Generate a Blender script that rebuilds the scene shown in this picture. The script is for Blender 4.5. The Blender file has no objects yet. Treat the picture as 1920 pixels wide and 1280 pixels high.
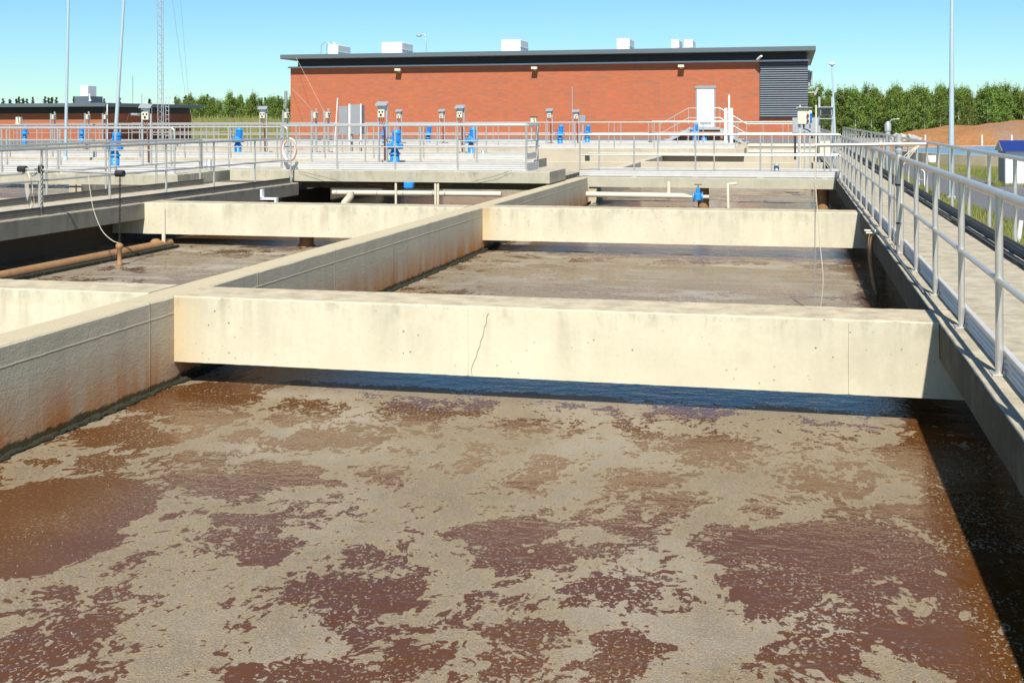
import bpy, bmesh, math, random
import numpy as np
from mathutils import Vector, Matrix, noise as mnoise
random.seed(7); R = math.radians
scene = bpy.context.scene; COL = scene.collection

# ------------------------------------------------------------------ camera, light, exposure
FPX, PX0, PY0, ROLL, EYE = 2213.0, 960.0, 223.6, 0.003, 1.56
YAW = math.atan(526 / FPX); SN, CS = math.sin(YAW), math.cos(YAW)
cd = bpy.data.cameras.new('camera'); cam = bpy.data.objects.new('camera', cd); COL.objects.link(cam)
cd.sensor_width = 36; cd.lens = FPX / 1920 * 36
cd.shift_y = -(640 - PY0) / 1920; cd.clip_end = 3000; cd.clip_start = .05
cam.matrix_world = Matrix.Translation((0, 0, EYE)) @ Matrix.Rotation(YAW, 4, 'Z') @ Matrix.Rotation(R(90), 4, 'X') @ Matrix.Rotation(-ROLL, 4, 'Z')
scene.camera = cam
SUND = Vector((-.142, .85, -1)).normalized()          # the way sunlight travels
sl = bpy.data.lights.new('sun', 'SUN'); sl.energy = 5.0; sl.angle = R(.5); sl.color = (1, .95, .87)
so = bpy.data.objects.new('sun', sl); COL.objects.link(so)
so.rotation_euler = SUND.to_track_quat('-Z', 'Y').to_euler(); so.location = (20, -40, 60)
w = bpy.data.worlds.new('World'); scene.world = w; w.use_nodes = True
wn = w.node_tree; sky = wn.nodes.new('ShaderNodeTexSky'); sky.sky_type = 'NISHITA'; sky.sun_disc = False
sky.sun_elevation = math.asin(-SUND.z); sky.sun_rotation = math.atan2(-SUND.x, -SUND.y)
sky.altitude = 0; sky.air_density = 1.0; sky.dust_density = 0.0; sky.ozone_density = 5.0
tint = wn.nodes.new('ShaderNodeMix'); tint.data_type = 'RGBA'; tint.blend_type = 'MULTIPLY'; tint.inputs[0].default_value = 1; tint.inputs[7].default_value = (.72, 1.0, 1.08, 1)
wn.links.new(sky.outputs[0], tint.inputs[6]); wn.links.new(tint.outputs[2], wn.nodes['Background'].inputs[0]); wn.nodes['Background'].inputs[1].default_value = .08
scene.view_settings.view_transform = 'Standard'; scene.view_settings.look = 'None'
scene.view_settings.exposure = .5; scene.view_settings.gamma = 1
scene.cycles.max_bounces = 6; scene.cycles.diffuse_bounces = 3; scene.cycles.glossy_bounces = 3
scene.cycles.transparent_max_bounces = 4; scene.cycles.sample_clamp_indirect = 6

# ------------------------------------------------------------------ pixel of the 1920x1280 photograph -> metres
def uv(px, py):
    du, dv = px - PX0, py - PY0
    return (du - ROLL * dv) / FPX, (dv + ROLL * du) / FPX
def atd(px, py, d):
    u, v = uv(px, py); l = u * d
    return Vector((l * CS - d * SN, l * SN + d * CS, EYE - v * d))
def atz(px, py, z):
    return atd(px, py, (EYE - z) / uv(px, py)[1])
def aty(px, py, Y):
    u, v = uv(px, py); return atd(px, py, Y / (u * SN + CS))
def atx(px, py, X):
    u, v = uv(px, py); return atd(px, py, X / (u * CS - SN))

# ------------------------------------------------------------------ object helpers
def tag(o, label=None, cat=None, group=None, kind=None):
    if label: o['label'] = label
    if cat: o['category'] = cat
    if group: o['group'] = group
    if kind: o['kind'] = kind
    return o
def thing(name, label, cat, loc=(0, 0, 0), rz=0, group=None, kind='thing'):
    o = bpy.data.objects.new(name, None); COL.objects.link(o); o.location = loc; o.rotation_euler = (0, 0, rz)
    return tag(o, label, cat, group, kind)
def copytree(o, parent=None):
    c = o.copy(); COL.objects.link(c); c.parent = parent
    for ch in list(o.children): copytree(ch, c)
    return c
class MB:
    def __init__(s): s.v = []; s.f = []; s.sm = []
    def add(s, vs, fs, smooth=False):
        b = len(s.v); s.v += [tuple(v) for v in vs]; s.f += [tuple(i + b for i in f) for f in fs]; s.sm += [smooth] * len(fs); return s
    def box(s, x0, x1, y0, y1, z0, z1, M=None):
        vs = [Vector(p) for p in ((x0, y0, z0), (x1, y0, z0), (x1, y1, z0), (x0, y1, z0), (x0, y0, z1), (x1, y0, z1), (x1, y1, z1), (x0, y1, z1))]
        if M: vs = [M @ v for v in vs]
        return s.add(vs, [(0, 3, 2, 1), (4, 5, 6, 7), (0, 1, 5, 4), (1, 2, 6, 5), (2, 3, 7, 6), (3, 0, 4, 7)])
    def cbox(s, x0, x1, y0, y1, z0, z1, c=.01, M=None):          # box with chamfered edges
        b = bmesh.new(); bmesh.ops.create_cube(b, size=1)
        for v in b.verts: v.co = Vector((x0 + (v.co.x + .5) * (x1 - x0), y0 + (v.co.y + .5) * (y1 - y0), z0 + (v.co.z + .5) * (z1 - z0)))
        bmesh.ops.bevel(b, geom=b.edges[:], offset=c, segments=1, affect='EDGES')
        if M: b.transform(M)
        b.verts.index_update(); s.add([v.co for v in b.verts], [[v.index for v in f.verts] for f in b.faces]); b.free(); return s
    def tube(s, pts, r, n=10, caps=True):
        pts = [Vector(p) for p in pts]; rs = r if isinstance(r, (list, tuple)) else [r] * len(pts)
        vs = []; m = len(pts); t0 = None
        for i, p in enumerate(pts):
            t = (pts[min(i + 1, m - 1)] - pts[max(i - 1, 0)]).normalized()
            if t0 is None:
                a = Vector((0, 0, 1)) if abs(t.z) < .9 else Vector((1, 0, 0)); nx = t.cross(a).normalized()
            else:
                nx = (nx - t * nx.dot(t)).normalized()
            ny = t.cross(nx); t0 = t
            vs += [p + (nx * math.cos(2 * math.pi * k / n) + ny * math.sin(2 * math.pi * k / n)) * rs[i] for k in range(n)]
        fs = [(i * n + k, i * n + (k + 1) % n, (i + 1) * n + (k + 1) % n, (i + 1) * n + k) for i in range(m - 1) for k in range(n)]
        s.add(vs, fs, True)
        if caps: s.add(vs[:n], [tuple(range(n))[::-1]]); s.add(vs[-n:], [tuple(range(n))])
        return s
    def lathe(s, prof, o=(0, 0, 0), n=20, smooth=True):
        vs = [(o[0] + r * math.cos(2 * math.pi * k / n), o[1] + r * math.sin(2 * math.pi * k / n), o[2] + z) for r, z in prof for k in range(n)]
        m = len(prof)
        fs = [(i * n + k, i * n + (k + 1) % n, (i + 1) * n + (k + 1) % n, (i + 1) * n + k) for i in range(m - 1) for k in range(n)]
        s.add(vs, fs, smooth); s.add(vs[:n], [tuple(range(n))[::-1]]); s.add(vs[-n:], [tuple(range(n))]); return s
    def prism(s, poly, d, M=None):                                # poly in xy, extruded along z by d
        n = len(poly); vs = [Vector((x, y, 0)) for x, y in poly] + [Vector((x, y, d)) for x, y in poly]
        if M: vs = [M @ v for v in vs]
        return s.add(vs, [tuple(range(n))[::-1], tuple(range(n, 2 * n))] + [(i, (i + 1) % n, n + (i + 1) % n, n + i) for i in range(n)])
    def build(s, name, m, parent=None, loc=None, rz=0):
        me = bpy.data.meshes.new(name); me.from_pydata(s.v, [], s.f); me.materials.append(m)
        me.polygons.foreach_set('use_smooth', s.sm); me.update()
        b = bmesh.new(); b.from_mesh(me); bmesh.ops.recalc_face_normals(b, faces=b.faces[:]); b.to_mesh(me); b.free()
        o = bpy.data.objects.new(name, me); COL.objects.link(o); o.parent = parent
        if loc is not None: o.location = loc
        o.rotation_euler[2] = rz
        return o
def arc(c, r, a0, a1, n, ax=(1, 0, 0), ay=(0, 0, 1)):
    c, ax, ay = Vector(c), Vector(ax), Vector(ay)
    return [c + ax * r * math.cos(a0 + (a1 - a0) * i / n) + ay * r * math.sin(a0 + (a1 - a0) * i / n) for i in range(n + 1)]

def smooth(pts, n=6):                                              # Catmull-Rom through the points
    P = [Vector(p) for p in pts]; P = [P[0] * 2 - P[1]] + P + [P[-1] * 2 - P[-2]]; o = []
    for a, b, c, d in zip(P, P[1:], P[2:], P[3:]):
        for k in range(n):
            t = k / n; o.append(.5 * (2 * b + (c - a) * t + (2 * a - 5 * b + 4 * c - d) * t * t + (3 * b - a - 3 * c + d) * t ** 3))
    return o + [P[-2]]

# ------------------------------------------------------------------ materials
class NT:
    def __init__(s, name):
        s.m = bpy.data.materials.new(name); s.m.use_nodes = True; s.t = s.m.node_tree; s.n = s.t.nodes; s.l = s.t.links
        s.b = s.n['Principled BSDF']
    def new(s, typ, **k):
        x = s.n.new('ShaderNode' + typ)
        for a, v in k.items(): setattr(x, a, v)
        return x
    def put(s, inp, v):
        if hasattr(v, 'is_linked') or isinstance(v, bpy.types.NodeSocket): s.l.new(v, inp)
        else: inp.default_value = v if not isinstance(v, tuple) or len(v) != 3 or inp.type != 'RGBA' else (*v, 1)
    def math(s, op, a, b=0.0, c=0.0, clamp=False):
        x = s.new('Math', operation=op, use_clamp=clamp)
        for i, q in enumerate((a, b, c)): s.put(x.inputs[i], q)
        return x.outputs[0]
    def pos(s, scale=(1, 1, 1), obj=True):
        g = s.new('TexCoord').outputs['Object'] if obj else s.new('NewGeometry').outputs['Position']
        mp = s.new('Mapping'); s.l.new(g, mp.inputs[0]); mp.inputs['Scale'].default_value = scale; return mp.outputs[0]
    def noise(s, scale, detail=4, rough=.55, vec=None, dist=0):
        x = s.new('TexNoise'); x.inputs['Scale'].default_value = scale; x.inputs['Detail'].default_value = detail
        x.inputs['Roughness'].default_value = rough; x.inputs['Distortion'].default_value = dist
        s.l.new(vec if vec is not None else s.pos(), x.inputs['Vector']); return x.outputs['Fac']
    def ramp(s, f, *st, interp='LINEAR'):
        x = s.new('ValToRGB'); s.l.new(f, x.inputs[0]); x.color_ramp.interpolation = interp; e = x.color_ramp.elements
        while len(e) < len(st): e.new(.5)
        for q, (p, c) in zip(e, st): q.position = p; q.color = (*c, 1) if isinstance(c, tuple) else (c, c, c, 1)
        return x.outputs[0]
    def mix(s, f, a, b, mode='MIX'):
        x = s.new('Mix', data_type='RGBA', blend_type=mode); s.put(x.inputs[0], f)
        for i, q in ((6, a), (7, b)): s.put(x.inputs[i], q)
        return x.outputs[2]
    def bump(s, h, strength=.3, dist=.01, prev=None):
        x = s.new('Bump'); x.inputs['Strength'].default_value = strength; x.inputs['Distance'].default_value = dist
        s.l.new(h, x.inputs['Height'])
        if prev is not None: s.l.new(prev, x.inputs['Normal'])
        s.l.new(x.outputs[0], s.b.inputs['Normal']); return x.outputs[0]
    def out(s, col=None, rough=None, metal=None, spec=None):
        for k, v in (('Base Color', col), ('Roughness', rough), ('Metallic', metal), ('Specular IOR Level', spec)):
            if v is not None: s.put(s.b.inputs[k], v)
        return s.m
    def sep(s, v):
        x = s.new('SeparateXYZ'); s.l.new(v, x.inputs[0]); return x.outputs
def plain(name, c, rough=.5, metal=0, var=.12, scale=9):
    t = NT(name); n = t.noise(scale, 3)
    col = t.mix(n, tuple(x * (1 - var) for x in c), tuple(min(1, x * (1 + var)) for x in c))
    return t.out(col, rough, metal)

def concrete(name, c, dirt=(.30, .26, .17), streak=.35, rust=0.0, pores=.5, top=None, ztop=0.0, bump=.25):
    t = NT(name); p = t.pos(obj=False)
    n1 = t.noise(1.3, 5, .6, p); n2 = t.noise(22, 4, .6, p)
    st = t.noise(1, 4, .6, t.pos((5.0, 5.0, .45), obj=False))
    z = t.sep(p)[2]
    h = t.math('SUBTRACT', z, ztop - .62); upper = t.math('MULTIPLY', h, 1.5, clamp=True)
    col = t.mix(t.ramp(n1, (.3, 0.0), (.75, 1.0)), c, tuple(x * .80 for x in c))
    col = t.mix(t.math('MULTIPLY', t.ramp(n2, (.35, 1.0), (.6, 0.0)), .22), col, tuple(x * .72 for x in c))
    bl = t.noise(.8, 6, .65, p); col = t.mix(t.math('MULTIPLY', t.ramp(bl, (.48, 0.0), (.70, 1.0)), .5), col, tuple(x * .70 for x in c))
    d = t.math('MULTIPLY', t.math('MULTIPLY', t.ramp(st, (.44, 0.0), (.72, 1.0)), t.ramp(t.noise(1.1, 4, .65, p), (.40, .1), (.62, 1.0))), t.math('MULTIPLY', upper, streak))
    col = t.mix(d, col, dirt)
    if pores:
        v = t.new('TexVoronoi'); v.inputs['Scale'].default_value = 16; t.l.new(p, v.inputs['Vector'])
        big = t.noise(2.1, 2, .5, p)
        hole = t.math('MULTIPLY', t.math('MULTIPLY', t.ramp(v.outputs['Distance'], (.09, 1.0), (.17, 0.0)), t.math('GREATER_THAN', t.sep(v.outputs['Color'])[0], .62)), t.ramp(big, (.44, .15), (.60, 1.0)))
        col = t.mix(t.math('MULTIPLY', hole, pores), col, (.10, .085, .06))
    ug = t.math('MULTIPLY', t.math('MULTIPLY_ADD', t.math('ADD', z, t.math('MULTIPLY', n1, .12)), 6.0, -6.0 * (ztop - .12), clamp=True), t.ramp(t.noise(2.6, 6, .75, t.pos((1.6, 1.6, .8), obj=False)), (.50, 0.0), (.66, .75)))
    col = t.mix(t.math('MULTIPLY', ug, min(1, streak * 1.3)), col, tuple(x * .42 for x in c))
    if rust:
        lo = t.math('MULTIPLY_ADD', z, -2.6, 2.6 * (ztop - .30), clamp=True)
        rn = t.noise(2.0, 4, .6, t.pos((1, 1, .5), obj=False))
        col = t.mix(t.math('MULTIPLY', lo, t.math('MULTIPLY', t.ramp(rn, (.3, .25), (.7, 1.0)), rust)), col, (.42, .20, .07))
    if name == 'beam_concrete':
        X_ = t.sep(p)[0]; e_ = t.math('ADD', t.math('ABSOLUTE', t.math('ADD', X_, 5.35)), t.math('MULTIPLY', n1, .35))
        col = t.mix(t.math('MULTIPLY', t.ramp(e_, (.15, 1.0), (.55, 0.0)), .6), col, (.50, .32, .13))
        col = t.mix(t.math('MULTIPLY', t.math('MULTIPLY_ADD', X_, .6, t.math('SUBTRACT', n1, .45), clamp=True), .45), col, (.30, .27, .20))
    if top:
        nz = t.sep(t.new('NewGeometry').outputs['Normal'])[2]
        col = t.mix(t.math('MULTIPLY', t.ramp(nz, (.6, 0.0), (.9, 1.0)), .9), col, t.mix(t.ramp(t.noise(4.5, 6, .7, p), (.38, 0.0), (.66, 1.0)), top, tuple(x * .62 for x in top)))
    if name == 'mossy_shaded_edge_concrete':
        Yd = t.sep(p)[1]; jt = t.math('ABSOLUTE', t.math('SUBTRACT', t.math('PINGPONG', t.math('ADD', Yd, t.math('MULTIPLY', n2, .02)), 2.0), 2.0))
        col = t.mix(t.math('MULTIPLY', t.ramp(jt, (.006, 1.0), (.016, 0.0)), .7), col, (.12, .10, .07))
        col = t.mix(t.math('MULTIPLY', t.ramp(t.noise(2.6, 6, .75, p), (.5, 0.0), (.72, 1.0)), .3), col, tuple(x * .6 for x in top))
    b = t.math('ADD', t.math('MULTIPLY', n2, .6), t.noise(90, 3, .6, p))
    t.bump(b, bump, .006)
    return t.out(col, .85, 0, .25)

M = {}
M['beam'] = concrete('beam_concrete', (.68, .63, .46), top=(.52, .44, .30), dirt=(.25, .22, .15), streak=.75, pores=.85)
M['slab'] = concrete('slab_concrete', (.33, .29, .20), streak=.8, dirt=(.10, .085, .05), pores=.35, top=(.45, .40, .30))
M['edge'] = concrete('mossy_shaded_edge_concrete', (.085, .08, .055), streak=.9, dirt=(.03, .03, .018), pores=.3, top=(.51, .45, .33))  # mossy sides, coloured darker still to deepen their shade
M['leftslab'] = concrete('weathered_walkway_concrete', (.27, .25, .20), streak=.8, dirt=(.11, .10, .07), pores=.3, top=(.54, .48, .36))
M['bridge'] = concrete('bridge_concrete', (.47, .44, .33), streak=.55, dirt=(.22, .19, .12), pores=.3, top=(.50, .46, .36), ztop=.2)
M['pale'] = concrete('pale_concrete', (.56, .50, .37), streak=.4, pores=.2, ztop=.3)
def plaster():                                                     # rendered dividing wall: ridges, scabs, orange staining by the water
    t = NT('wall_plaster'); p = t.pos(obj=False); X, Y, Z = t.sep(p)
    n1 = t.noise(1.6, 5, .6, p); f = t.math('ADD', t.math('MULTIPLY', t.noise(70, 3, .7, p), .6), t.math('MULTIPLY', t.noise(17, 4, .7, t.pos((1, .5, 1.2), obj=False)), .5)); g = t.noise(6, 5, .7, p, .3)
    wob = t.math('MULTIPLY', t.math('SUBTRACT', g, .5), .02)
    line = t.math('ABSOLUTE', t.math('ADD', t.math('ADD', Z, .155), wob))
    ridge = t.ramp(line, (0.0, 1.0), (.012, 0.0))
    yy = t.math('ADD', Y, t.math('MULTIPLY', wob, 1.5)); seam = t.math('ABSOLUTE', t.math('SUBTRACT', t.math('PINGPONG', t.math('ADD', yy, .35), 1.05), 1.05))
    vr = t.ramp(seam, (0.0, 1.0), (.016, 0.0))
    col = t.mix(n1, (.41, .37, .28), (.58, .52, .38))
    lo = t.math('MULTIPLY_ADD', Z, -2.3, -.60, clamp=True)
    st = t.noise(1, 4, .6, t.pos((4, 4, .5), obj=False))
    col = t.mix(t.math('MULTIPLY', lo, t.ramp(st, (.34, .4), (.62, 1.0))), col, (.44, .185, .055))
    col = t.mix(t.math('MULTIPLY', t.ramp(t.math('SUBTRACT', t.math('ADD', Z, .72), t.math('MULTIPLY', t.math('SUBTRACT', g, .5), .12)), (0.0, 1.0), (.02, 0.0)), .9), col, (.05, .045, .02))
    nz = t.sep(t.new('NewGeometry').outputs['Normal'])[2]
    col = t.mix(t.ramp(nz, (.6, 0.0), (.9, 1.0)), col, t.mix(f, (.55, .47, .31), (.43, .37, .24)))
    h = t.math('ADD', t.math('MULTIPLY', f, 1.0), t.math('MULTIPLY', t.ramp(g, (.55, 0.0), (.75, 1.0)), .3))
    h = t.math('ADD', h, t.math('ADD', t.math('MULTIPLY', ridge, 1.1), t.math('MULTIPLY', vr, .8)))
    t.bump(h, .7, .014)
    return t.out(col, .9, 0, .2)
M['plaster'] = plaster()
M['steel'] = plain('galvanised_steel', (.60, .58, .53), .36, .6, .16, 14)
M['toe'] = plain('toe_board_steel', (.60, .585, .56), .45, .25, .14, 5)
M['toedark'] = plain('shaded_toe_board', (.21, .19, .16), .6, .2, .25, 4)  # darker copy of the toe board steel, shade put into its colour
M['grey'] = plain('grey_painted_metal', (.30, .32, .33), .45, .2)
M['zinc'] = plain('zinc_sheet', (.50, .52, .53), .4, .5)
M['white'] = plain('white_paint', (.80, .80, .78), .45)
M['cream'] = plain('cream_plastic', (.66, .62, .47), .5)
M['blue'] = plain('blue_enamel', (.018, .25, .66), .42, 0, .10, 12)
M['navy'] = plain('navy_roof_metal', (.02, .045, .20), .4, .2)
M['black'] = plain('black_rubber', (.015, .015, .016), .6)
M['redcable'] = plain('red_brown_cable', (.25, .06, .03), .5)
M['pipe'] = plain('cream_pipe_paint', (.60, .55, .41), .5, 0, .12, 4)
M['rust'] = plain('rust_brown_pipe', (.30, .16, .065), .7, 0, .35, 6)
M['moss'] = plain('dark_moss', (.020, .020, .009), .9, 0, .5, 22)
M['pole'] = plain('pale_pole_paint', (.50, .62, .66), .4, .3, .05)
M['roof'] = plain('roof_metal', (.13, .16, .18), .45, .3, .06)
M['band'] = plain('dark_band', (.022, .022, .035), .5)
M['rope'] = plain('pale_rope', (.62, .56, .42), .8)
M['orange'] = plain('orange_hose', (.62, .20, .07), .5, 0, .4, 8)
M['skin'] = plain('chain_steel', (.42, .40, .36), .45, .5)
def brick():
    t = NT('red_brick'); uvm = t.new('TexCoord').outputs['Object']; x, y, z = t.sep(uvm)
    c = t.new('CombineXYZ'); t.l.new(t.math('ADD', x, y), c.inputs[0]); t.l.new(z, c.inputs[1])
    b = t.new('TexBrick'); t.l.new(c.outputs[0], b.inputs['Vector'])
    b.offset = .06; b.offset_frequency = 5; b.squash = 1
    for k, v in (('Scale', 1), ('Mortar Size', .017), ('Mortar Smooth', .3), ('Bias', 0), ('Brick Width', .285), ('Row Height', .094)): b.inputs[k].default_value = v
    b.inputs['Color1'].default_value = (.50, .125, .046, 1); b.inputs['Color2'].default_value = (.44, .105, .042, 1); b.inputs['Mortar'].default_value = (.25, .155, .11, 1)
    col = b.outputs['Color']
    v = t.new('TexWhiteNoise'); 
    cc = t.new('CombineXYZ'); t.l.new(t.math('FLOOR', t.math('DIVIDE', t.math('ADD', x, y), .285)), cc.inputs[0]); t.l.new(t.math('FLOOR', t.math('DIVIDE', z, .094)), cc.inputs[1])
    t.l.new(cc.outputs[0], v.inputs['Vector'])
    col = t.mix(t.math('MULTIPLY', t.ramp(v.outputs['Value'], (.93, 0.0), (.98, 1.0)), .6), col, (.25, .13, .08))
    col = t.mix(t.math('MULTIPLY', t.ramp(v.outputs['Value'], (.02, 1.0), (.12, 0.0)), .3), col, (.54, .15, .065))
    col = t.mix(t.math('MULTIPLY', t.ramp(t.noise(.6, 4, .6, uvm), (.45, 0.0), (.75, 1.0)), .3), col, (.50, .13, .055))
    t.bump(b.outputs['Fac'], -.4, .006)
    return t.out(col, .85, 0, .2)
M['brick'] = brick()

# ------------------------------------------------------------------ water with foam
ZW = -.78
def water_mat():
    t = NT('brown_foaming_water'); p = t.pos(obj=False)
    at = t.new('Attribute', attribute_name='open').outputs['Fac']
    ps = t.pos((1.1, .85, 1), obj=False)
    wv = t.new('TexNoise'); wv.inputs['Scale'].default_value = 1.6; wv.inputs['Detail'].default_value = 3; t.l.new(p, wv.inputs['Vector'])
    vm = t.new('VectorMath', operation='MULTIPLY_ADD'); t.l.new(wv.outputs['Color'], vm.inputs[0]); vm.inputs[1].default_value = (.35, .35, 0); t.l.new(ps, vm.inputs[2]); pw = vm.outputs[0]
    n1 = t.noise(2.6, 2.5, .5, pw, .3); n2 = t.noise(8.5, 2, .55, pw, .25); n3 = t.noise(24, 1.5, .5, pw, .2); n4 = t.noise(46, 1, .5, ps); zone = t.noise(1.5, 2, .5, p)
    s = t.math('ADD', at, t.math('MULTIPLY', t.math('SUBTRACT', n1, .5), .5))
    s = t.math('ADD', s, t.math('MULTIPLY', t.math('SUBTRACT', n2, .5), .68))
    s = t.math('ADD', s, t.math('MULTIPLY', t.math('SUBTRACT', n3, .5), .55))
    vo = t.new('TexVoronoi', feature='DISTANCE_TO_EDGE'); vo.inputs['Scale'].default_value = 1.15; t.l.new(pw, vo.inputs['Vector'])
    s = t.math('ADD', s, t.math('MULTIPLY', t.math('SUBTRACT', t.math('MINIMUM', vo.outputs['Distance'], .24), .13), .95))
    m = t.ramp(s, (.485, 0.0), (.515, 1.0))                                # 0 foam, 1 open water
    fleck = t.math('MULTIPLY', t.ramp(n4, (.60, 0.0), (.64, 1.0)), t.ramp(zone, (.36, 0.0), (.44, 1.0)))
    m = t.math('MULTIPLY', m, t.math('SUBTRACT', 1.0, t.math('MULTIPLY', fleck, t.ramp(s, (.62, 1.0), (.85, .25)))))
    hole = t.math('MULTIPLY', t.ramp(n4, (.345, 1.0), (.375, 0.0)), t.ramp(s, (.36, 0.0), (.46, 1.0)))
    m = t.math('MAXIMUM', m, hole)
    tone = t.noise(.55, 3, .5, p)
    wat = t.mix(tone, (.078, .027, .008), (.125, .050, .011))
    film = t.noise(70, 3, .6, t.pos((.7, 1.6, 1), obj=False)); fz = t.noise(.8, 2, .5, t.pos((1, 1, 1), obj=False))
    wat = t.mix(t.math('MULTIPLY', t.ramp(film, (.48, 0.0), (.62, 1.0)), t.ramp(fz, (.45, 0.0), (.65, .55))), wat, (.22, .14, .07))
    fm = t.mix(t.ramp(t.noise(1.1, 5, .6, p), (.3, 0.0), (.7, 1.0)), (.18, .133, .077), (.25, .20, .13))
    fm = t.mix(t.math('MULTIPLY', t.ramp(t.noise(60, 3, .7, p), (.4, 1.0), (.6, 0.0)), .25), fm, (.17, .12, .07))
    stv = t.noise(1.0, 4, .6, t.pos((.45, 2.2, 1), obj=False), .8); fm = t.mix(t.math('MULTIPLY', t.math('MULTIPLY', t.ramp(stv, (.52, 0.0), (.62, 1.0)), t.math('GREATER_THAN', t.sep(p)[1], 10.0)), .75), fm, (.40, .36, .30))
    fm = t.mix(t.math('MULTIPLY', t.ramp(t.noise(.9, 4, .6, t.pos((1, .7, 1), obj=False)), (.48, 0.0), (.68, 1.0)), .6), fm, (.36, .325, .265))
    gr = t.noise(130, 2, .7, p); fm = t.mix(t.math('MULTIPLY', t.ramp(gr, (.50, 0.0), (.64, 1.0)), .45), fm, (.42, .38, .31)); fm = t.mix(t.math('MULTIPLY', t.ramp(gr, (.36, 1.0), (.48, 0.0)), .4), fm, (.14, .10, .06))
    rim = t.math('MULTIPLY', t.ramp(s, (.30, 0.0), (.45, 1.0), (.485, 0.0)), .45)
    fm = t.mix(rim, fm, (.31, .23, .12))
    col = t.mix(m, fm, wat)
    t.put(t.b.inputs['Base Color'], col)
    t.put(t.b.inputs['Roughness'], t.mix(m, (.42, .42, .42), (.05, .05, .05)))
    t.b.inputs['IOR'].default_value = 1.33; t.b.inputs['Specular IOR Level'].default_value = .36
    bub = t.new('TexVoronoi'); bub.inputs['Scale'].default_value = 75; t.l.new(p, bub.inputs['Vector'])
    hw = t.math('ADD', t.noise(6, 3, .55, t.pos((.7, 1.2, 1), obj=False)), t.math('MULTIPLY', t.noise(24, 3, .6, ps), .35))
    h = t.math('ADD', t.math('MULTIPLY', hw, .7), t.math('MULTIPLY', t.math('SUBTRACT', 1, m), t.math('ADD', t.math('MULTIPLY', bub.outputs['Distance'], -.35), t.math('MULTIPLY', t.noise(150, 2, .7, p), .35))))
    t.bump(h, .6, .02)
    return t.m
M['water'] = water_mat()
BLOBS = [(80,975,170,92,.95),(300,800,95,42,.6),(345,742,150,28,.75),(620,790,210,45,.36),(760,805,160,40,.3),(450,895,112,30,.42),(420,967,125,16,.42),
 (260,1090,300,100,.30),(520,1060,150,60,.22),(120,1180,180,90,.40),(620,1140,170,62,.5),(785,1112,62,40,.5),(545,1265,150,36,.62),(760,1222,150,52,.55),(1045,1232,135,60,.48),
 (930,1000,82,30,.5),(1060,965,95,20,.45),(1205,995,85,26,.48),(985,1058,55,18,.55),(1140,1045,115,30,.48),(1165,1112,130,40,.45),
 (1470,1050,150,85,.62),(1560,1140,120,55,.6),(1640,1000,250,50,.45),(1810,1080,150,70,.45),(1560,1205,130,38,.45),(1800,1215,130,75,.65),
 (1090,790,240,22,.28),(1270,828,95,14,.35),(1720,868,130,18,.38),(900,765,220,22,.3),(1200,870,150,20,.18),(700,560,0,0,0),(200,1265,170,30,.35),(640,965,80,22,.2)]
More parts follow.
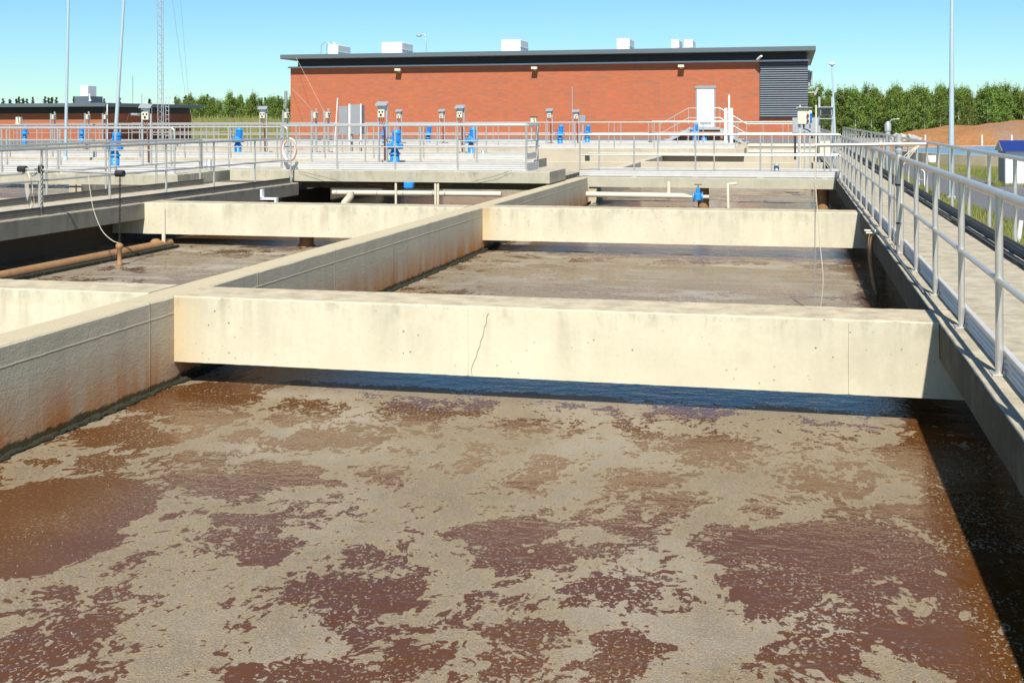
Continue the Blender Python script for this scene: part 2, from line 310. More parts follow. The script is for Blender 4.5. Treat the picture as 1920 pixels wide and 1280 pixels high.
def water_sheet(name, x0, x1, y0, y1, dx, dy, blobs, seed):
    nx, ny = int((x1 - x0) / dx) + 1, int((y1 - y0) / dy) + 1
    gx, gy = np.linspace(x0, x1, nx), np.linspace(y0, y1, ny); XX, YY = np.meshgrid(gx, gy)
    op = np.where(YY < 9.5, .415 + .025 * np.clip(YY - 6.5, 0, 2), .425) if blobs else np.full(XX.shape, .39)
    rng = np.random.RandomState(seed)
    def wob(amp, lam):
        o = np.zeros(XX.shape)
        for _ in range(10):
            a, ph, l = rng.uniform(0, 6.28), rng.uniform(0, 6.28), lam * rng.uniform(.5, 2); o += np.sin((XX * math.cos(a) * .8 + YY * math.sin(a)) * 6.28 / l + ph) * (l / lam)
        return o * amp / 4
    WX, WY = XX + wob(.10, .7) + wob(.03, .25), YY + wob(.08, .7) + wob(.03, .25); big = wob(.04, 2.2)
    for _ in range(int((x1 - x0) * (y1 - y0) * .7)):
        cx, cy = rng.uniform(x0, x1), rng.uniform(10.5 if blobs else y0, y1); rx, ry = rng.uniform(.35, 1.3), rng.uniform(.3, .9)
        q = ((WX - cx) / rx) ** 2 + ((WY - cy) / ry) ** 2; op = np.maximum(op, .2 + rng.uniform(.1, .45) * np.clip(1.35 - q, 0, 1))
    if blobs:
        for cx, cy, rx, ry, s in BLOBS:
            if not rx: continue
            c = atz(cx, cy, ZW); e = atz(cx + rx, cy, ZW) - c; g = atz(cx, cy - ry, ZW) - c; g2 = c - atz(cx, cy + ry, ZW)
            ax, ay = Vector((CS, SN)), Vector((-SN, CS)); ru = abs(Vector(e[:2]).dot(ax)); rv = (abs(Vector(g[:2]).dot(ay)) + abs(Vector(g2[:2]).dot(ay))) / 2
            U = (WX - c.x) * CS + (WY - c.y) * SN; V = -(WX - c.x) * SN + (WY - c.y) * CS
            q = np.sqrt((U / ru) ** 2 + (V / rv) ** 2); op = np.maximum(op, (.35 + s * .56) * np.clip((1.10 - q) / .13, 0, 1))
    for ya, yb in ((9.7, 12.3), (20.4, 23.2), (31.4, 34)):                  # calmer, foam-free strips behind the cross beams
        op = np.maximum(op, .95 * np.clip((YY - ya) / .25, 0, 1) * np.clip((yb - WY * 1.0) / .8, 0, 1) * np.clip((XX - x0 - .1) / .8, 0, 1))
    if blobs: op = np.maximum(op, .74 * np.clip((WX - .5) / .4, 0, 1))
    if x0 == -12.6: op = np.maximum(op, .7 * np.clip((YY - 25.5) / .8, 0, 1))
    op = op + big
    vs = np.stack([XX.ravel(), YY.ravel(), np.full(XX.size, ZW)], 1)
    i = np.arange(nx * ny).reshape(ny, nx); fs = np.stack([i[:-1, :-1], i[:-1, 1:], i[1:, 1:], i[1:, :-1]], -1).reshape(-1, 4)
    me = bpy.data.meshes.new(name); me.from_pydata(vs.tolist(), [], fs.tolist()); me.materials.append(M['water'])
    a = me.attributes.new('open', 'FLOAT', 'POINT'); a.data.foreach_set('value', op.ravel().astype(np.float32))
    o = bpy.data.objects.new(name, me); COL.objects.link(o); return tag(o, kind='structure')
water_sheet('water', -5.4, 1.5, 3.0, 62, .07, .09, True, 1)
water_sheet('water', -12.6, -5.6, 3.0, 62, .2, .2, False, 2)
water_sheet('water', -40, -13.8, 3.0, 62, .5, .5, False, 3)

# bubbles riding on the foam of the near basin
fb = MB(); rb = random.Random(21)
for _ in range(7000):
    y = 4.0 + 5.6 * rb.random() ** 1.2; x = rb.uniform(-5.2, 1.0); q = mnoise.noise((x * 1.3, y * 1.3, 4)) + .35 * mnoise.noise((x * 5, y * 5, 8))
    if q < rb.uniform(-.35, .35): continue
    rr = .0012 + .0026 * rb.random() ** 2; n = 6
    vs = [(x + rr * c * math.cos(2 * math.pi * k / n), y + rr * c * math.sin(2 * math.pi * k / n), ZW + rr * z) for c, z in ((1, 0), (.8, .6), (.4, .92)) for k in range(n)] + [(x, y, ZW + rr)]
    fb.add(vs, [(i * n + k, i * n + (k + 1) % n, (i + 1) * n + (k + 1) % n, (i + 1) * n + k) for i in range(2) for k in range(n)] + [(2 * n + k, 2 * n + (k + 1) % n, 3 * n) for k in range(n)], True)
tag(fb.build('foam', plain('foam_bubble', (.30, .25, .18), .18)), kind='stuff')

# ------------------------------------------------------------------ ground, road, hill
GZ = -1.2
def gh(x, y):
    d = math.hypot(x, y); h = GZ
    h += 3.0 * math.exp(-(((x + 66) / 26) ** 2 + ((y - 128) / 20) ** 2))
    h += .25 * mnoise.noise((x * .05, y * .05, 3)) * min(1, max(0, (d - 60) / 40))
    if y > 170: h += min(8, (y - 170) * .004)
    return h
def ground_mat():
    t = NT('grass_ground'); p = t.pos(obj=False); X, Y, Z = t.sep(p)
    n = t.noise(.5, 6, .65, p); f = t.noise(6, 5, .7, p)
    col = t.mix(t.ramp(n, (.35, 0.0), (.65, 1.0)), (.12, .145, .03), (.22, .19, .075)); col = t.mix(t.math('MULTIPLY', f, .5), col, (.23, .20, .09))
    gr = t.noise(1.2, 5, .6, p); grav = t.mix(gr, (.26, .235, .20), (.36, .32, .27))
    far = t.ramp(t.math('ADD', Y, t.math('MULTIPLY', n, 10)), (0.0, 0.0), (1.0, 1.0))
    m = t.math('MULTIPLY', t.math('GREATER_THAN', t.math('ADD', Y, t.math('MULTIPLY', n, 14)), 92), t.math('GREATER_THAN', X, -8))
    col = t.mix(m, col, grav)
    t.bump(f, .6, .06); return t.out(col, .95, 0, .1)
gm = MB(); xs = list(np.linspace(-900, -140, 12)) + list(np.linspace(-130, 60, 60)) + list(np.linspace(70, 900, 12)); ys = list(np.linspace(-60, 220, 80)) + list(np.linspace(240, 1600, 20))
nx = len(xs); gm.add([(x, y, gh(x, y)) for y in ys for x in xs], [(j * nx + i, j * nx + i + 1, (j + 1) * nx + i + 1, (j + 1) * nx + i) for j in range(len(ys) - 1) for i in range(nx - 1)], True)
tag(gm.build('ground', ground_mat()), kind='structure')
def asphalt():
    t = NT('asphalt'); p = t.pos(obj=False); n = t.noise(1.0, 5, .6, p); f = t.noise(60, 3, .6, p)
    t.bump(f, .3, .004); return t.out(t.mix(t.math('ADD', t.math('MULTIPLY', n, .6), t.math('MULTIPLY', f, .4)), (.10, .10, .105), (.165, .16, .16)), .85, 0, .3)
M['asphalt'] = asphalt()
rd = MB(); pts = []
L = [(5.9, 8), (5.75, 20), (5.6, 33), (5.3, 40), (5.0, 50), (5.0, 60), (5.3, 72), (5.8, 84)]; Rr = [(20, 8), (20, 20), (20, 33), (20, 40), (20, 51.5), (8.6, 54), (7.6, 64), (7.4, 84)]
rd.add([(x, y, GZ + .012) for x, y in L] + [(x, y, GZ + .012) for x, y in Rr], [(i, 8 + i, 9 + i, i + 1) for i in range(7)])
tag(rd.build('road', M['asphalt']), kind='structure')
gb = MB(); rnd = random.Random(3)
def blades(n, fx, fy, hmin, hmax):
    for _ in range(n):
        y = fy(); x = fx(y); h = rnd.uniform(hmin, hmax); a = rnd.uniform(0, 6.28); wd = .012 + .006 * h; dx, dy = math.cos(a) * wd, math.sin(a) * wd
        lx, ly = rnd.uniform(-.4, .4) * h, rnd.uniform(-.4, .4) * h; z = gh(x, y)
        gb.add([(x - dx, y - dy, z), (x + dx, y + dy, z), (x + lx, y + ly, z + h)], [(0, 1, 2)])
edge = lambda y: np.interp(y, [8, 20, 33, 40, 50, 84], [5.9, 5.75, 5.6, 5.3, 5.0, 5.6])
blades(42000, lambda y: rnd.uniform(2.75, edge(y) + .05 * rnd.gauss(0, 1)), lambda: 12 + 50 * rnd.random() ** 1.3, .06, .22)
blades(9000, lambda y: rnd.uniform(8.0, 19), lambda: rnd.uniform(54.2, 66), .08, .25)
blades(1500, lambda y: rnd.uniform(7.9, 10.5), lambda: rnd.uniform(50.2, 51.2), .08, .3)
def grassm():
    t = NT('grass_blades'); n = t.noise(1.2, 4, .6, t.pos(obj=False)); t.bump(n, .01)
    return t.out(t.mix(t.ramp(n, (.35, 0.0), (.65, 1.0)), (.12, .175, .03), (.26, .245, .085)), .8, 0, .2)
tag(gb.build('grass', grassm()), kind='stuff')

# ------------------------------------------------------------------ concrete tank
def rough_beam(x0, x1, y0, y1, z0, z1, step=.05, amp=.006, seed=0):
    nx = max(2, int((x1 - x0) / step)); sec = [(y0, z0), (y0, z1 - .014), (y0 + .004, z1 - .005), (y0 + .013, z1), ((y0 + y1) / 2, z1), (y1 - .013, z1), (y1, z1 - .014), (y1, z0)]
    mb = MB(); k = len(sec); vs = []
    for i in range(nx + 1):
        x = x0 + (x1 - x0) * i / nx
        for j, (y, z) in enumerate(sec):
            q = mnoise.noise((x * 2.2, j * 3.1, seed)) * amp * .35 + mnoise.noise((x * 27, j * 2.3, seed + 9)) * amp * .75
            vs.append((x, y + (q if j < 4 else -q), z + (q if 1 <= j <= 6 else q * .6)))
    fs = [(i * k + j, (i + 1) * k + j, (i + 1) * k + (j + 1) % k, i * k + (j + 1) % k) for i in range(nx) for j in range(k)]
    mb.add(vs, fs); mb.add(vs[:k], [tuple(range(k))]); mb.add(vs[-k:], [tuple(range(k))[::-1]]); return mb
def solid(name, mb, m, label, cat, group=None): return tag(mb.build(name, m), label, cat, group, 'thing')
XD0, XD1 = -5.66, -5.35
def wall_y(x0, x1, y0, y1, z0, z1, seed):                           # a wall running along y: same section, swapped axes
    mb = rough_beam(y0, y1, x0, x1, z0, z1, .12, .006, seed); mb.v = [(b, a, c) for a, b, c in mb.v]; return mb
solid('dividing_wall', wall_y(XD0, XD1, 2.0, 31.25, -1.4, 0, 4), M['plaster'], 'long grey rendered dividing wall with orange stains running between the two open basins', 'wall')
G = 'concrete cross beams over the basins'
b1 = solid('concrete_beam', rough_beam(XD1 + .002, 1.42, 9.5, 10.1, -.58, .004, seed=1), M['beam'], 'large pale concrete cross beam nearest the camera with a hairline crack', 'concrete beam', G)
# cast seam and crack on the near beam
cr = MB(); cx = aty(877, 575, 9.5).x; px_, z_ = cx + .19, -.01
pts = []
for k in range(14):
    z_ -= .04; px_ += random.uniform(-.022, .012); pts.append((px_, 9.496, z_))
cr.tube(pts, .0019, 4)
cr.build('crack', plain('crack_grey', (.22, .18, .11), .9), b1)
for x_ in (cx, .42): MB().box(x_ - .003, x_ + .004, 9.489, 9.51, -.57, -.02).build('cast_seam', M['beam'], b1)
solid('concrete_beam', rough_beam(-13.0, XD0 - .002, 9.6, 10.15, -.58, .004, seed=2), M['beam'], 'pale concrete cross beam at the left edge behind the grey dividing wall', 'concrete beam', G)
solid('concrete_beam', rough_beam(XD1 + .002, 1.42, 20.22, 20.8, -.58, .004, seed=3), M['beam'], 'second concrete cross beam of the right basin, middle distance, ending under the right walkway', 'concrete beam', G)
solid('concrete_beam', rough_beam(-13.0, XD0 - .002, 20.1, 20.7, -.58, .004, seed=5), M['beam'], 'concrete cross beam of the left basin with a brown pipe stub under it', 'concrete beam', G)
# moss / sludge ledge at the waterline of the dividing wall
ml = MB()
for i in range(1500):
    y = 4 + 27 * random.random(); g_ = .5 + .5 * mnoise.noise((y * 1.7, 0, 0)); s = (.008 + .018 * random.random()) * (.6 + .8 * g_); x = XD1 + random.random() * (.02 + .06 * g_); z_ = ZW + random.random() * .035 * g_
    ml.cbox(-s, s, -s * 2.2, s * 2.2, -s * .7, s * .7, s * .3, Matrix.Translation((x, y, z_)) @ Matrix.Rotation(random.uniform(-.5, .5), 4, 'Z') @ Matrix.Rotation(random.uniform(-.4, .4), 4, 'Y'))
tag(ml.build('sludge_ledge', M['moss']), 'dark mossy sludge crust along the waterline of the dividing wall', 'moss', kind='stuff')
# right walkway
rw = thing('walkway', 'long concrete walkway on the right between two steel railings', 'walkway')
sw = wall_y(1.08, 2.62, -4, 63, -.27, 0, 8)
for k in range(14): pass
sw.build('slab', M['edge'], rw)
MB().box(1.46, 2.4, -4, 63, -1.5, -.272).build('supporting_wall', M['slab'], rw)
# left walkway
lw = thing('walkway', 'concrete walkway on the left with toe boards toned dark for shade', 'walkway')
wall_y(-14.12, -11.92, -3, 27.25, -.30, 0, 11).build('slab', M['leftslab'], lw)
MB().box(-13.3, -12.6, -3, 31, -1.5, -.302).build('supporting_wall', plain('dark_brown_concrete', (.10, .075, .05), .8), lw)  # plain dark brown wall set back under the slab

# ------------------------------------------------------------------ railings
def toe_board(L_, h, side=1, m=None):
    prof = [(0, .012)]; nr = 3
    for k in range(nr):
        z0 = .02 + (h - .04) * k / nr; z1 = .02 + (h - .04) * (k + 1) / nr; q = (z1 - z0)
        prof += [(0, z0), (.014, z0 + q * .25), (.014, z0 + q * .75), (0, z1)]
    prof += [(0, h), (.02, h + .004)]
    back = [(x - .006, z - .003) for x, z in prof[::-1]]
    mb = MB(); k = len(prof) * 2; pr = [(x * side, z) for x, z in prof + back]
    mb.add([(0, x, z) for x, z in pr] + [(L_, x, z) for x, z in pr], [(j, (j + 1) % k, k + (j + 1) % k, k + j) for j in range(k)])
    mb.add([(0, x, z) for x, z in pr], [tuple(range(k))]); mb.add([(L_, x, z) for x, z in pr], [tuple(range(k))]); return mb
POSTM = {}
def railing(label, p0, p1, z, posts, h=1.10, toe=.19, side=1, mids=(.52,), group='steel tube railings on the basins', r=.024, toem='toe', start_drop=False, end_drop=False, bolts=True, rp=.0215):
    p0, p1 = Vector((*p0, z)), Vector((*p1, z)); dv = p1 - p0; Ln = dv.length; ang = math.atan2(dv.y, dv.x)
    t = thing('railing', label, 'railing', p0, ang, group)
    pl = [(0, 0, h), (Ln, 0, h)]
    if start_drop: pl = [(0, 0, h * .35)] + [(0, 0, h - .1)] + arc((.1, 0, h - .1), .1, math.pi, math.pi / 2, 5)[1:] + pl[1:]
    if end_drop: pl = pl[:-1] + arc((Ln - .1, 0, h - .1), .1, math.pi / 2, 0, 5) + [(Ln, 0, h * .35)]
    MB().tube(pl, r, 12).build('top_rail', M['steel'], t)
    if r > .025:
        for k in range(1, int(Ln / 6)): MB().lathe([(r + .0015, -.004), (r + .0015, .004)], n=12).build('joint_ring', M['grey'], t, (6.0 * k - 1.1, 0, h)).rotation_euler = (0, math.pi / 2, 0)
    for q in mids: MB().tube([(0, 0, h * q), (Ln, 0, h * q)], r * .72, 10).build('mid_rail', M['steel'], t)
    key = (round(h, 2), bolts, rp)
    if key not in POSTM:
        mb = MB().tube([(0, 0, .008), (0, 0, h - .012)], rp, 12)
        for q in mids: mb.lathe([(rp + .004, -.02), (rp + .004, .02)], (0, 0, h * q), 10)
        if bolts:
            mb.cbox(-.075, .075, -.05, .05, .001, .012, .003)
            for s in (-.055, .055): mb.tube([(s, -.02, .01), (s, -.02, .035)], .008, 6)
        po = mb.build('post', M['steel'], t); POSTM[key] = po.data; bpy.data.objects.remove(po)
    for d in (posts if isinstance(posts, (list, tuple)) else np.linspace(0, Ln, posts)):
        o = bpy.data.objects.new('post', POSTM[key]); COL.objects.link(o); o.parent = t; o.location = (d, 0, 0)
    if toe: toe_board(Ln, toe, side, m=None).build('toe_board', M[toem], t, (0, side * .032, .0))
    return t
# right walkway
railing('near railing along the right walkway, on its basin side', (1.22, 2.72), (1.22, 31.3), 0, [4.95 + 1.65 * k - 4.95 + (0) for k in range(18)], toe=.15, side=-1, r=.027, rp=.024)
railing('railing of the right walkway beyond the low bridge, basin side', (1.22, 33.2), (1.22, 61), 0, 18, toe=.15, side=-1)
railing('outer railing along the right walkway beside the grass verge', (2.47, 1.7), (2.47, 62), 0, [1.9 * 0 + 1.82 * k for k in range(34)], toe=.17, side=1, toem='toedark', r=.027, rp=.024)
# left walkway
railing('near railing along the left walkway carrying the sampling boom', (-12.03, 9.0), (-12.03, 26.9), 0, [.2 + 1.98 * k for k in range(10)], toe=.14, side=-1, toem='toedark', r=.026)
railing('far railing along the left walkway with a curved corner', (-13.88, 9.0), (-13.88, 26.0), 0, [.9 + 2.0 * k for k in range(9)], toe=.14, side=-1, toem='toedark', end_drop=True, r=.026)

# ------------------------------------------------------------------ bridges and far tank walls
def bridge(label, x0, x1, y0, y1, z, th=.27, m='slab', seed=0):
    return solid('concrete_bridge', rough_beam(x0, x1, y0, y1, z - th, z, .2, .006, seed), M[m], label, 'concrete slab', 'concrete bridge slabs across the basins')
bridge('low concrete bridge slab crossing the right basin in front of the walls', XD1 + .002, 1.075, 31.3, 33.2, 0, .26, 'bridge', 21)
bridge('raised concrete bridge slab over the left basin carrying the nearest blue mixer', -13.8, -5.58, 27.3, 29.3, .31, .27, 'bridge', 22)
bridge('raised concrete slab at the left edge left of the left walkway', -34, -14.14, 25.3, 29.2, .27, .25, 'bridge', 23)
bridge('second raised concrete bridge slab behind the nearest blue mixer', -30, -7.7, 35.3, 37.2, .31, .27, 'pale', 24)
bridge('third raised concrete bridge slab with a squared end near the entrance stairs', -30, -1.95, 49.8, 52.3, .31, .27, 'pale', 25)
bridge('dark cover slab behind the raised bridge over the left basin', -12.7, -6.1, 29.4, 34.6, 0, .25, seed=41)
GW = 'far concrete tank walls'
def tw(label, mb): solid('tank_wall', mb, M['pale'], label, 'wall', GW)
tw('far dividing wall receding behind the raised bridge block', wall_y(XD0, XD1, 33.3, 58, -1.4, 0, 31))
tw('far cream cross wall behind the low bridge, front one', rough_beam(XD1 + .002, 1.2, 42.7, 43.2, -1.4, 0, .3, .004, 32))
tw('far cream cross wall behind the front one with a square notch', rough_beam(XD1 + .002, 1.2, 50.2, 50.8, -1.4, .0, .3, .004, 33))
tw('low cream wall block in front of the entrance stairs', rough_beam(-6.6, -2.6, 56.0, 57.6, -1.4, .33, .3, .004, 34))
tw('cream wall to the left of the second raised bridge', rough_beam(-30, XD0 - .002, 42.6, 43.2, -1.4, 0, .4, .004, 35))
tw('far left dividing wall behind the left slab', wall_y(-20.2, -19.8, 30, 58, -1.4, 0, 36))
tw('left dividing wall in line with the left walkway', wall_y(-13.2, -12.8, 29.4, 58, -1.4, 0, 37))
tw('far edge wall of the tanks below the building', rough_beam(-40, 1.07, 58.05, 58.6, -1.4, .28, .5, .004, 38))
tw('left cream beam below the left slab', rough_beam(-30, -13.9, 20.1, 20.7, -.58, 0, .4, .004, 39))
pav = MB().box(-42, 1.06, 58.61, 75, -1.3, .27); tag(pav.build('paving', M['slab']), kind='structure')
railing('front railing of the raised bridge with the hanging orange hose', (-12.55, 27.62), (-6.2, 27.62), .31, [0, 1.5, 3.02, 4.62, 6.33])
railing('back railing of the raised bridge behind the nearest blue mixer', (-12.3, 28.95), (-6.2, 28.95), .31, [0, 1.5, 3.0, 4.5, 6.08])
railing('short end railing closing the raised bridge at its right end', (-6.17, 27.64), (-6.17, 28.93), .31, [], side=1)
railing('front railing of the low bridge across the right basin', (-5.6, 31.5), (1.2, 31.5), 0, [.0, 1.47, 3.1, 4.78, 6.4], h=1.13, side=-1)
railing('back railing of the low bridge across the right basin', (-5.6, 32.9), (1.2, 32.9), 0, [.3, 1.95, 3.5, 5.05, 6.6], h=1.13)
railing('front railing of the left slab ending in a curved corner', (-30, 25.45), (-14.3, 25.45), .27, 11, end_drop=True)
railing('back railing of the left slab behind the blue mixer', (-30, 29.0), (-13.0, 29.0), .27, 11, end_drop=True)
railing('front railing of the second raised bridge', (-29.5, 35.5), (-8.0, 35.5), .31, 14)
railing('back railing of the second raised bridge', (-29.5, 37.0), (-8.0, 37.0), .31, 14)
railing('end railing of the second raised bridge', (-7.97, 35.5), (-7.97, 37.0), .31, 2)
railing('front railing of the third raised bridge', (-29.5, 50.0), (-2.3, 50.0), .31, 17)
railing('back railing of the third raised bridge', (-29.5, 52.0), (-2.3, 52.0), .31, 17)
railing('railing along the low wall in front of the entrance stairs', (-6.5, 56.2), (-2.9, 56.2), .33, 4)
railing('railing along the pavement below the brick facade', (-29, 58.9), (-7.0, 58.9), .28, 12, start_drop=True, end_drop=True)
railing('railing on the pavement right of the entrance stairs', (-2.6, 58.9), (1.0, 58.9), .28, 4, toe=0)
railing('railing over the grey plinth of the low brick house', (-44, 60), (-31, 60), .28, 8, toe=0)
railing('railing by the shaded side wall of the low brick house', (-40, 66), (-33, 66), .28, 6, toe=0, end_drop=True)

# ------------------------------------------------------------------ main brick building
FY = 62.6; bx0, bx1 = -27.86, .78
bd = thing('brick_building', 'long red brick plant building with dark flat roof and white door', 'building', (0, FY, 0))
MB().box(bx0, bx1, 0, 16, .55, 4.58).build('wall', M['brick'], bd)
MB().box(bx0 - .03, bx1 + .03, -.04, 16.04, -.6, .55).build('plinth', plain('plinth_grey', (.17, .17, .18), .8), bd)
MB().box(bx0 + .4, bx1 - .1, .12, 15.9, 4.58, 5.0).build('upper_band', M['band'], bd)
MB().box(bx0 - .12, bx1 + .08, -.09, 16.1, 4.50, 4.585).build('wall_cap', M['zinc'], bd)
rf = MB().cbox(bx0 - .30, bx1 + .38, -.75, 16.7, 4.985, 5.235, .02).build('roof', M['roof'], bd)
for i, (pa, pb, pt) in enumerate([(625, 651, 86), (724, 770, 81.5), (946, 990, 76.5), (1160, 1186, 74.5), (1261, 1278, 76.5), (1285, 1303, 76.5)]):
    a_, b_ = aty(pa, 92, FY + 2), aty(pb, 92, FY + 2); zt = aty(pa, pt, FY + 2).z
    v = MB().cbox(a_.x, b_.x - (.25 if i < 3 else .06), 1.2, 3.2, 5.23, zt, .03); v.box(a_.x - .02, b_.x - (.23 if i < 3 else .04), 1.18, 3.22, zt - .42, zt - .40)
    v.build('roof_vent', M['white'], rf)
lad = MB(); lx_ = aty(611, 95, FY + 1.5).x
for dx in (0, .35): lad.tube([(lx_ - .3 + dx, 1.5, 5.2)] + arc((lx_ + dx, 1.5, 5.75), .3, math.pi, 0, 8) + [(lx_ + .3 + dx, 1.5, 5.2)], .02, 6)
lad.build('ladder_hoop', M['steel'], rf)
lp = aty(799, 95, FY + 1.5).x
lmp = MB().tube([(lp, 1.5, 5.2), (lp, 1.5, 6.2)] + arc((lp - .18, 1.5, 6.2), .18, 0, math.pi * .6, 6) + [(lp - .32, 1.5, 6.36)], .028, 8)
lmp.lathe([(.02, .16), (.13, .1), (.15, 0), (.05, -.02)], (lp - .42, 1.5, 6.28), 14); lmp.build('roof_lamp', M['zinc'], rf)
for px in (749, 1004, 1278):
    x = aty(px, 127, FY).x; k = MB().cbox(x - .16, x + .16, -.42, -.1, 4.24, 4.38, .02); k.box(x - .05, x + .05, -.1, -.002, 4.18, 4.3)
    k.build('wall_lamp', M['cream'], bd)
dx0, dx1 = -4.93, -3.94
dr = MB().cbox(dx0 + .06, dx1 - .06, -.03, .02, 1.13, 3.14, .006).build('door', M['white'], bd)
fr = MB(); fr.box(dx0 - .02, dx0 + .055, -.05, .03, 1.1, 3.2); fr.box(dx1 - .055, dx1 + .02, -.05, .03, 1.1, 3.2); fr.box(dx0 - .05, dx1 + .05, -.07, .03, 3.145, 3.28); fr.build('frame', M['grey'], dr)
MB().tube([(dx1 - .2, -.032, 2.02), (dx1 - .2, -.09, 2.02), (dx1 - .2, -.09, 2.3), (dx1 - .2, -.032, 2.3)], .014, 6).build('handle', M['grey'], dr)
gv = MB().box(dx0 + .2, dx1 - .2, -.045, -.03, 1.24, 1.36); gv.build('vent', M['grey'], dr)
lv = MB(); lx0, lx1 = -1.64, bx1 - .01; nsl = 24
for k in range(nsl):
    z0 = 1.66 + (4.44 - 1.66) * k / nsl; q = (4.44 - 1.66) / nsl
    lv.add([(lx0, -.05, z0), (lx1, -.05, z0), (lx1, -.10, z0 + q * .12), (lx0, -.10, z0 + q * .12), (lx0, -.05, z0 + q * .58), (lx1, -.05, z0 + q * .58)], [(0, 1, 2, 3), (3, 2, 5, 4)])
lv.build('louvre', plain('louvre_metal', (.20, .235, .27), .4, .4), bd)
lb = MB().box(lx0 - .02, lx1 + .01, -.028, -.005, 1.62, 4.46); lb.box(lx0 - .03, lx1 + .02, -.11, -.03, 1.58, 1.655); lb.build('louvre_backing', M['band'], bd)
cm = MB().cbox(-1.72, -1.62, -.75, -.3, 4.62, 4.72, .02, Matrix.Translation((-1.67, -.5, 4.67)) @ Matrix.Rotation(R(-28), 4, 'X') @ Matrix.Rotation(R(35), 4, 'Z') @ Matrix.Translation((1.67, .5, -4.67)))
cm.tube([(-1.67, -.1, 4.8), (-1.67, -.45, 4.75)], .02, 6); cm.build('security_camera', M['white'], bd)
sg = MB().cbox(bx1 + .01, bx1 + .12, .6, 1.6, 3.2, 4.05, .02); sg.cbox(bx1 + .13, bx1 + .24, .5, 1.6, 3.25, 4.0, .02); sg.build('side_panel', M['zinc'], bd)
fl = MB().cbox(-.06, .06, -.2, .2, -.22, .22, .02, Matrix.Translation((bx1 + .42, .6, 2.95)) @ Matrix.Rotation(R(22), 4, 'Y')); fl.tube([(bx1, .6, 2.9), (bx1 + .4, .6, 2.9)], .025, 6); fl.build('flood_light', M['zinc'], bd)
# entrance stairs
es = thing('entrance_stairs', 'steel entrance stairs with a landing in front of the white door', 'stairs', (0, FY, 0))
a0, a1 = aty(1291, 232, FY - 1.3).x, aty(1350, 232, FY - 1.3).x
MB().cbox(a0, a1, -1.35, -.06, .98, 1.11, .01).build('landing', M['zinc'], es)
lf = aty(1238, 255, FY - 1.3).x; rt = aty(1400, 255, FY - 1.3).x
for xa, xb in ((a0, lf), (a1, rt)):
    st = MB()
    for k in range(5):
        f0 = k / 5; x = xa + (xb - xa) * (f0 + .1); zz = 1.05 - .75 * (f0 + .12); st.box(min(x, x + .28 * (1 if xb > xa else -1)), max(x, x + .28 * (1 if xb > xa else -1)), -1.3, -.2, zz - .03, zz)
    for y in (-1.33, -.15): st.add([(xa, y, 1.08), (xb, y, .30), (xb, y, .14), (xa, y, .9), (xa, y + .03, 1.08), (xb, y + .03, .30), (xb, y + .03, .14), (xa, y + .03, .9)], [(0, 1, 2, 3), (7, 6, 5, 4), (0, 4, 5, 1), (3, 2, 6, 7), (0, 3, 7, 4), (1, 5, 6, 2)])
    st.build('flight', M['zinc'], es)
for dz in (1.0, .5):
    MB().tube([(lf, -1.32, .28 + dz), (a0, -1.32, 1.1 + dz), (a1, -1.32, 1.1 + dz), (rt, -1.32, .28 + dz)] + ([(rt + 3.6, -1.32, .28 + dz)] if dz > .9 else []), .024, 8).build('handrail', M['steel'], es)
for x, z in ((lf, .28), (a0, 1.1), (a1, 1.1), (rt, .28), ((a1 + rt) / 2, .7), ((a0 + lf) / 2, .7), (rt + 1.8, .28), (a0, .27)):
    MB().tube([(x, -1.32, z if x not in (rt + 1.8,) else .28), (x, -1.32, z + 1.0)], .02, 8).build('post', M['steel'], es)

# ------------------------------------------------------------------ low brick house on the left
hx, hy = -42.6, 67.0
hs = thing('brick_house', 'low red brick house at the left edge with its right side in shade', 'building', (hx, hy, 0))
MB().box(-22, 0, 0, 11.2, .3, 2.02).build('wall', M['brick'], hs)
MB().box(-22, .03, -.04, 11.2, -.8, .3).build('plinth', plain('plinth_grey_left', (.17, .17, .18), .8), hs)
MB().box(-21.8, -.1, .15, 11.1, 2.02, 2.42).build('upper_band', M['band'], hs)
hr = MB().cbox(-22.8, .55, -.7, 12.1, 2.42, 2.66, .02).build('roof', M['roof'], hs)
vb = aty(146, 190, hy + 3).x - hx; vc = aty(182, 190, hy + 3).x - hx
MB().cbox(vb, vc - .2, 2.6, 4.0, 2.65, 3.16, .02).build('vent_base', M['roof'], hr)
MB().cbox(vb + .3, vc - .55, 2.8, 3.8, 3.16, 3.88, .02).build('vent_hood', M['white'], hr)
MB().tube([(vc - .3, 2.58, 3.3), (vc - .15, 2.4, 2.95)], .04, 6).lathe([(.03, 0), (.09, .02), (.09, .12), (.03, .15)], (vc - .13, 2.4, 2.8), 10).build('vent_lamp', M['white'], hr)
for px, t_ in ((249, 142), (266, 176)):
    q = aty(px, 190, hy + 5); MB().tube([(q.x - hx, 5, 2.6), (q.x - hx, 5, aty(px, t_, hy + 5).z)], .025, 6).build('antenna', M['zinc'], hr)
wlx = atx(251, 211, hx + .6); k = MB().cbox(.45, .95, wlx.y - hy - .2, wlx.y - hy + .25, 1.85, 2.02, .04); k.tube([(.02, wlx.y - hy, 1.5), (.3, wlx.y - hy, 2.1), (.6, wlx.y - hy, 1.98)], .025, 6); k.build('wall_lamp', M['zinc'], hs)

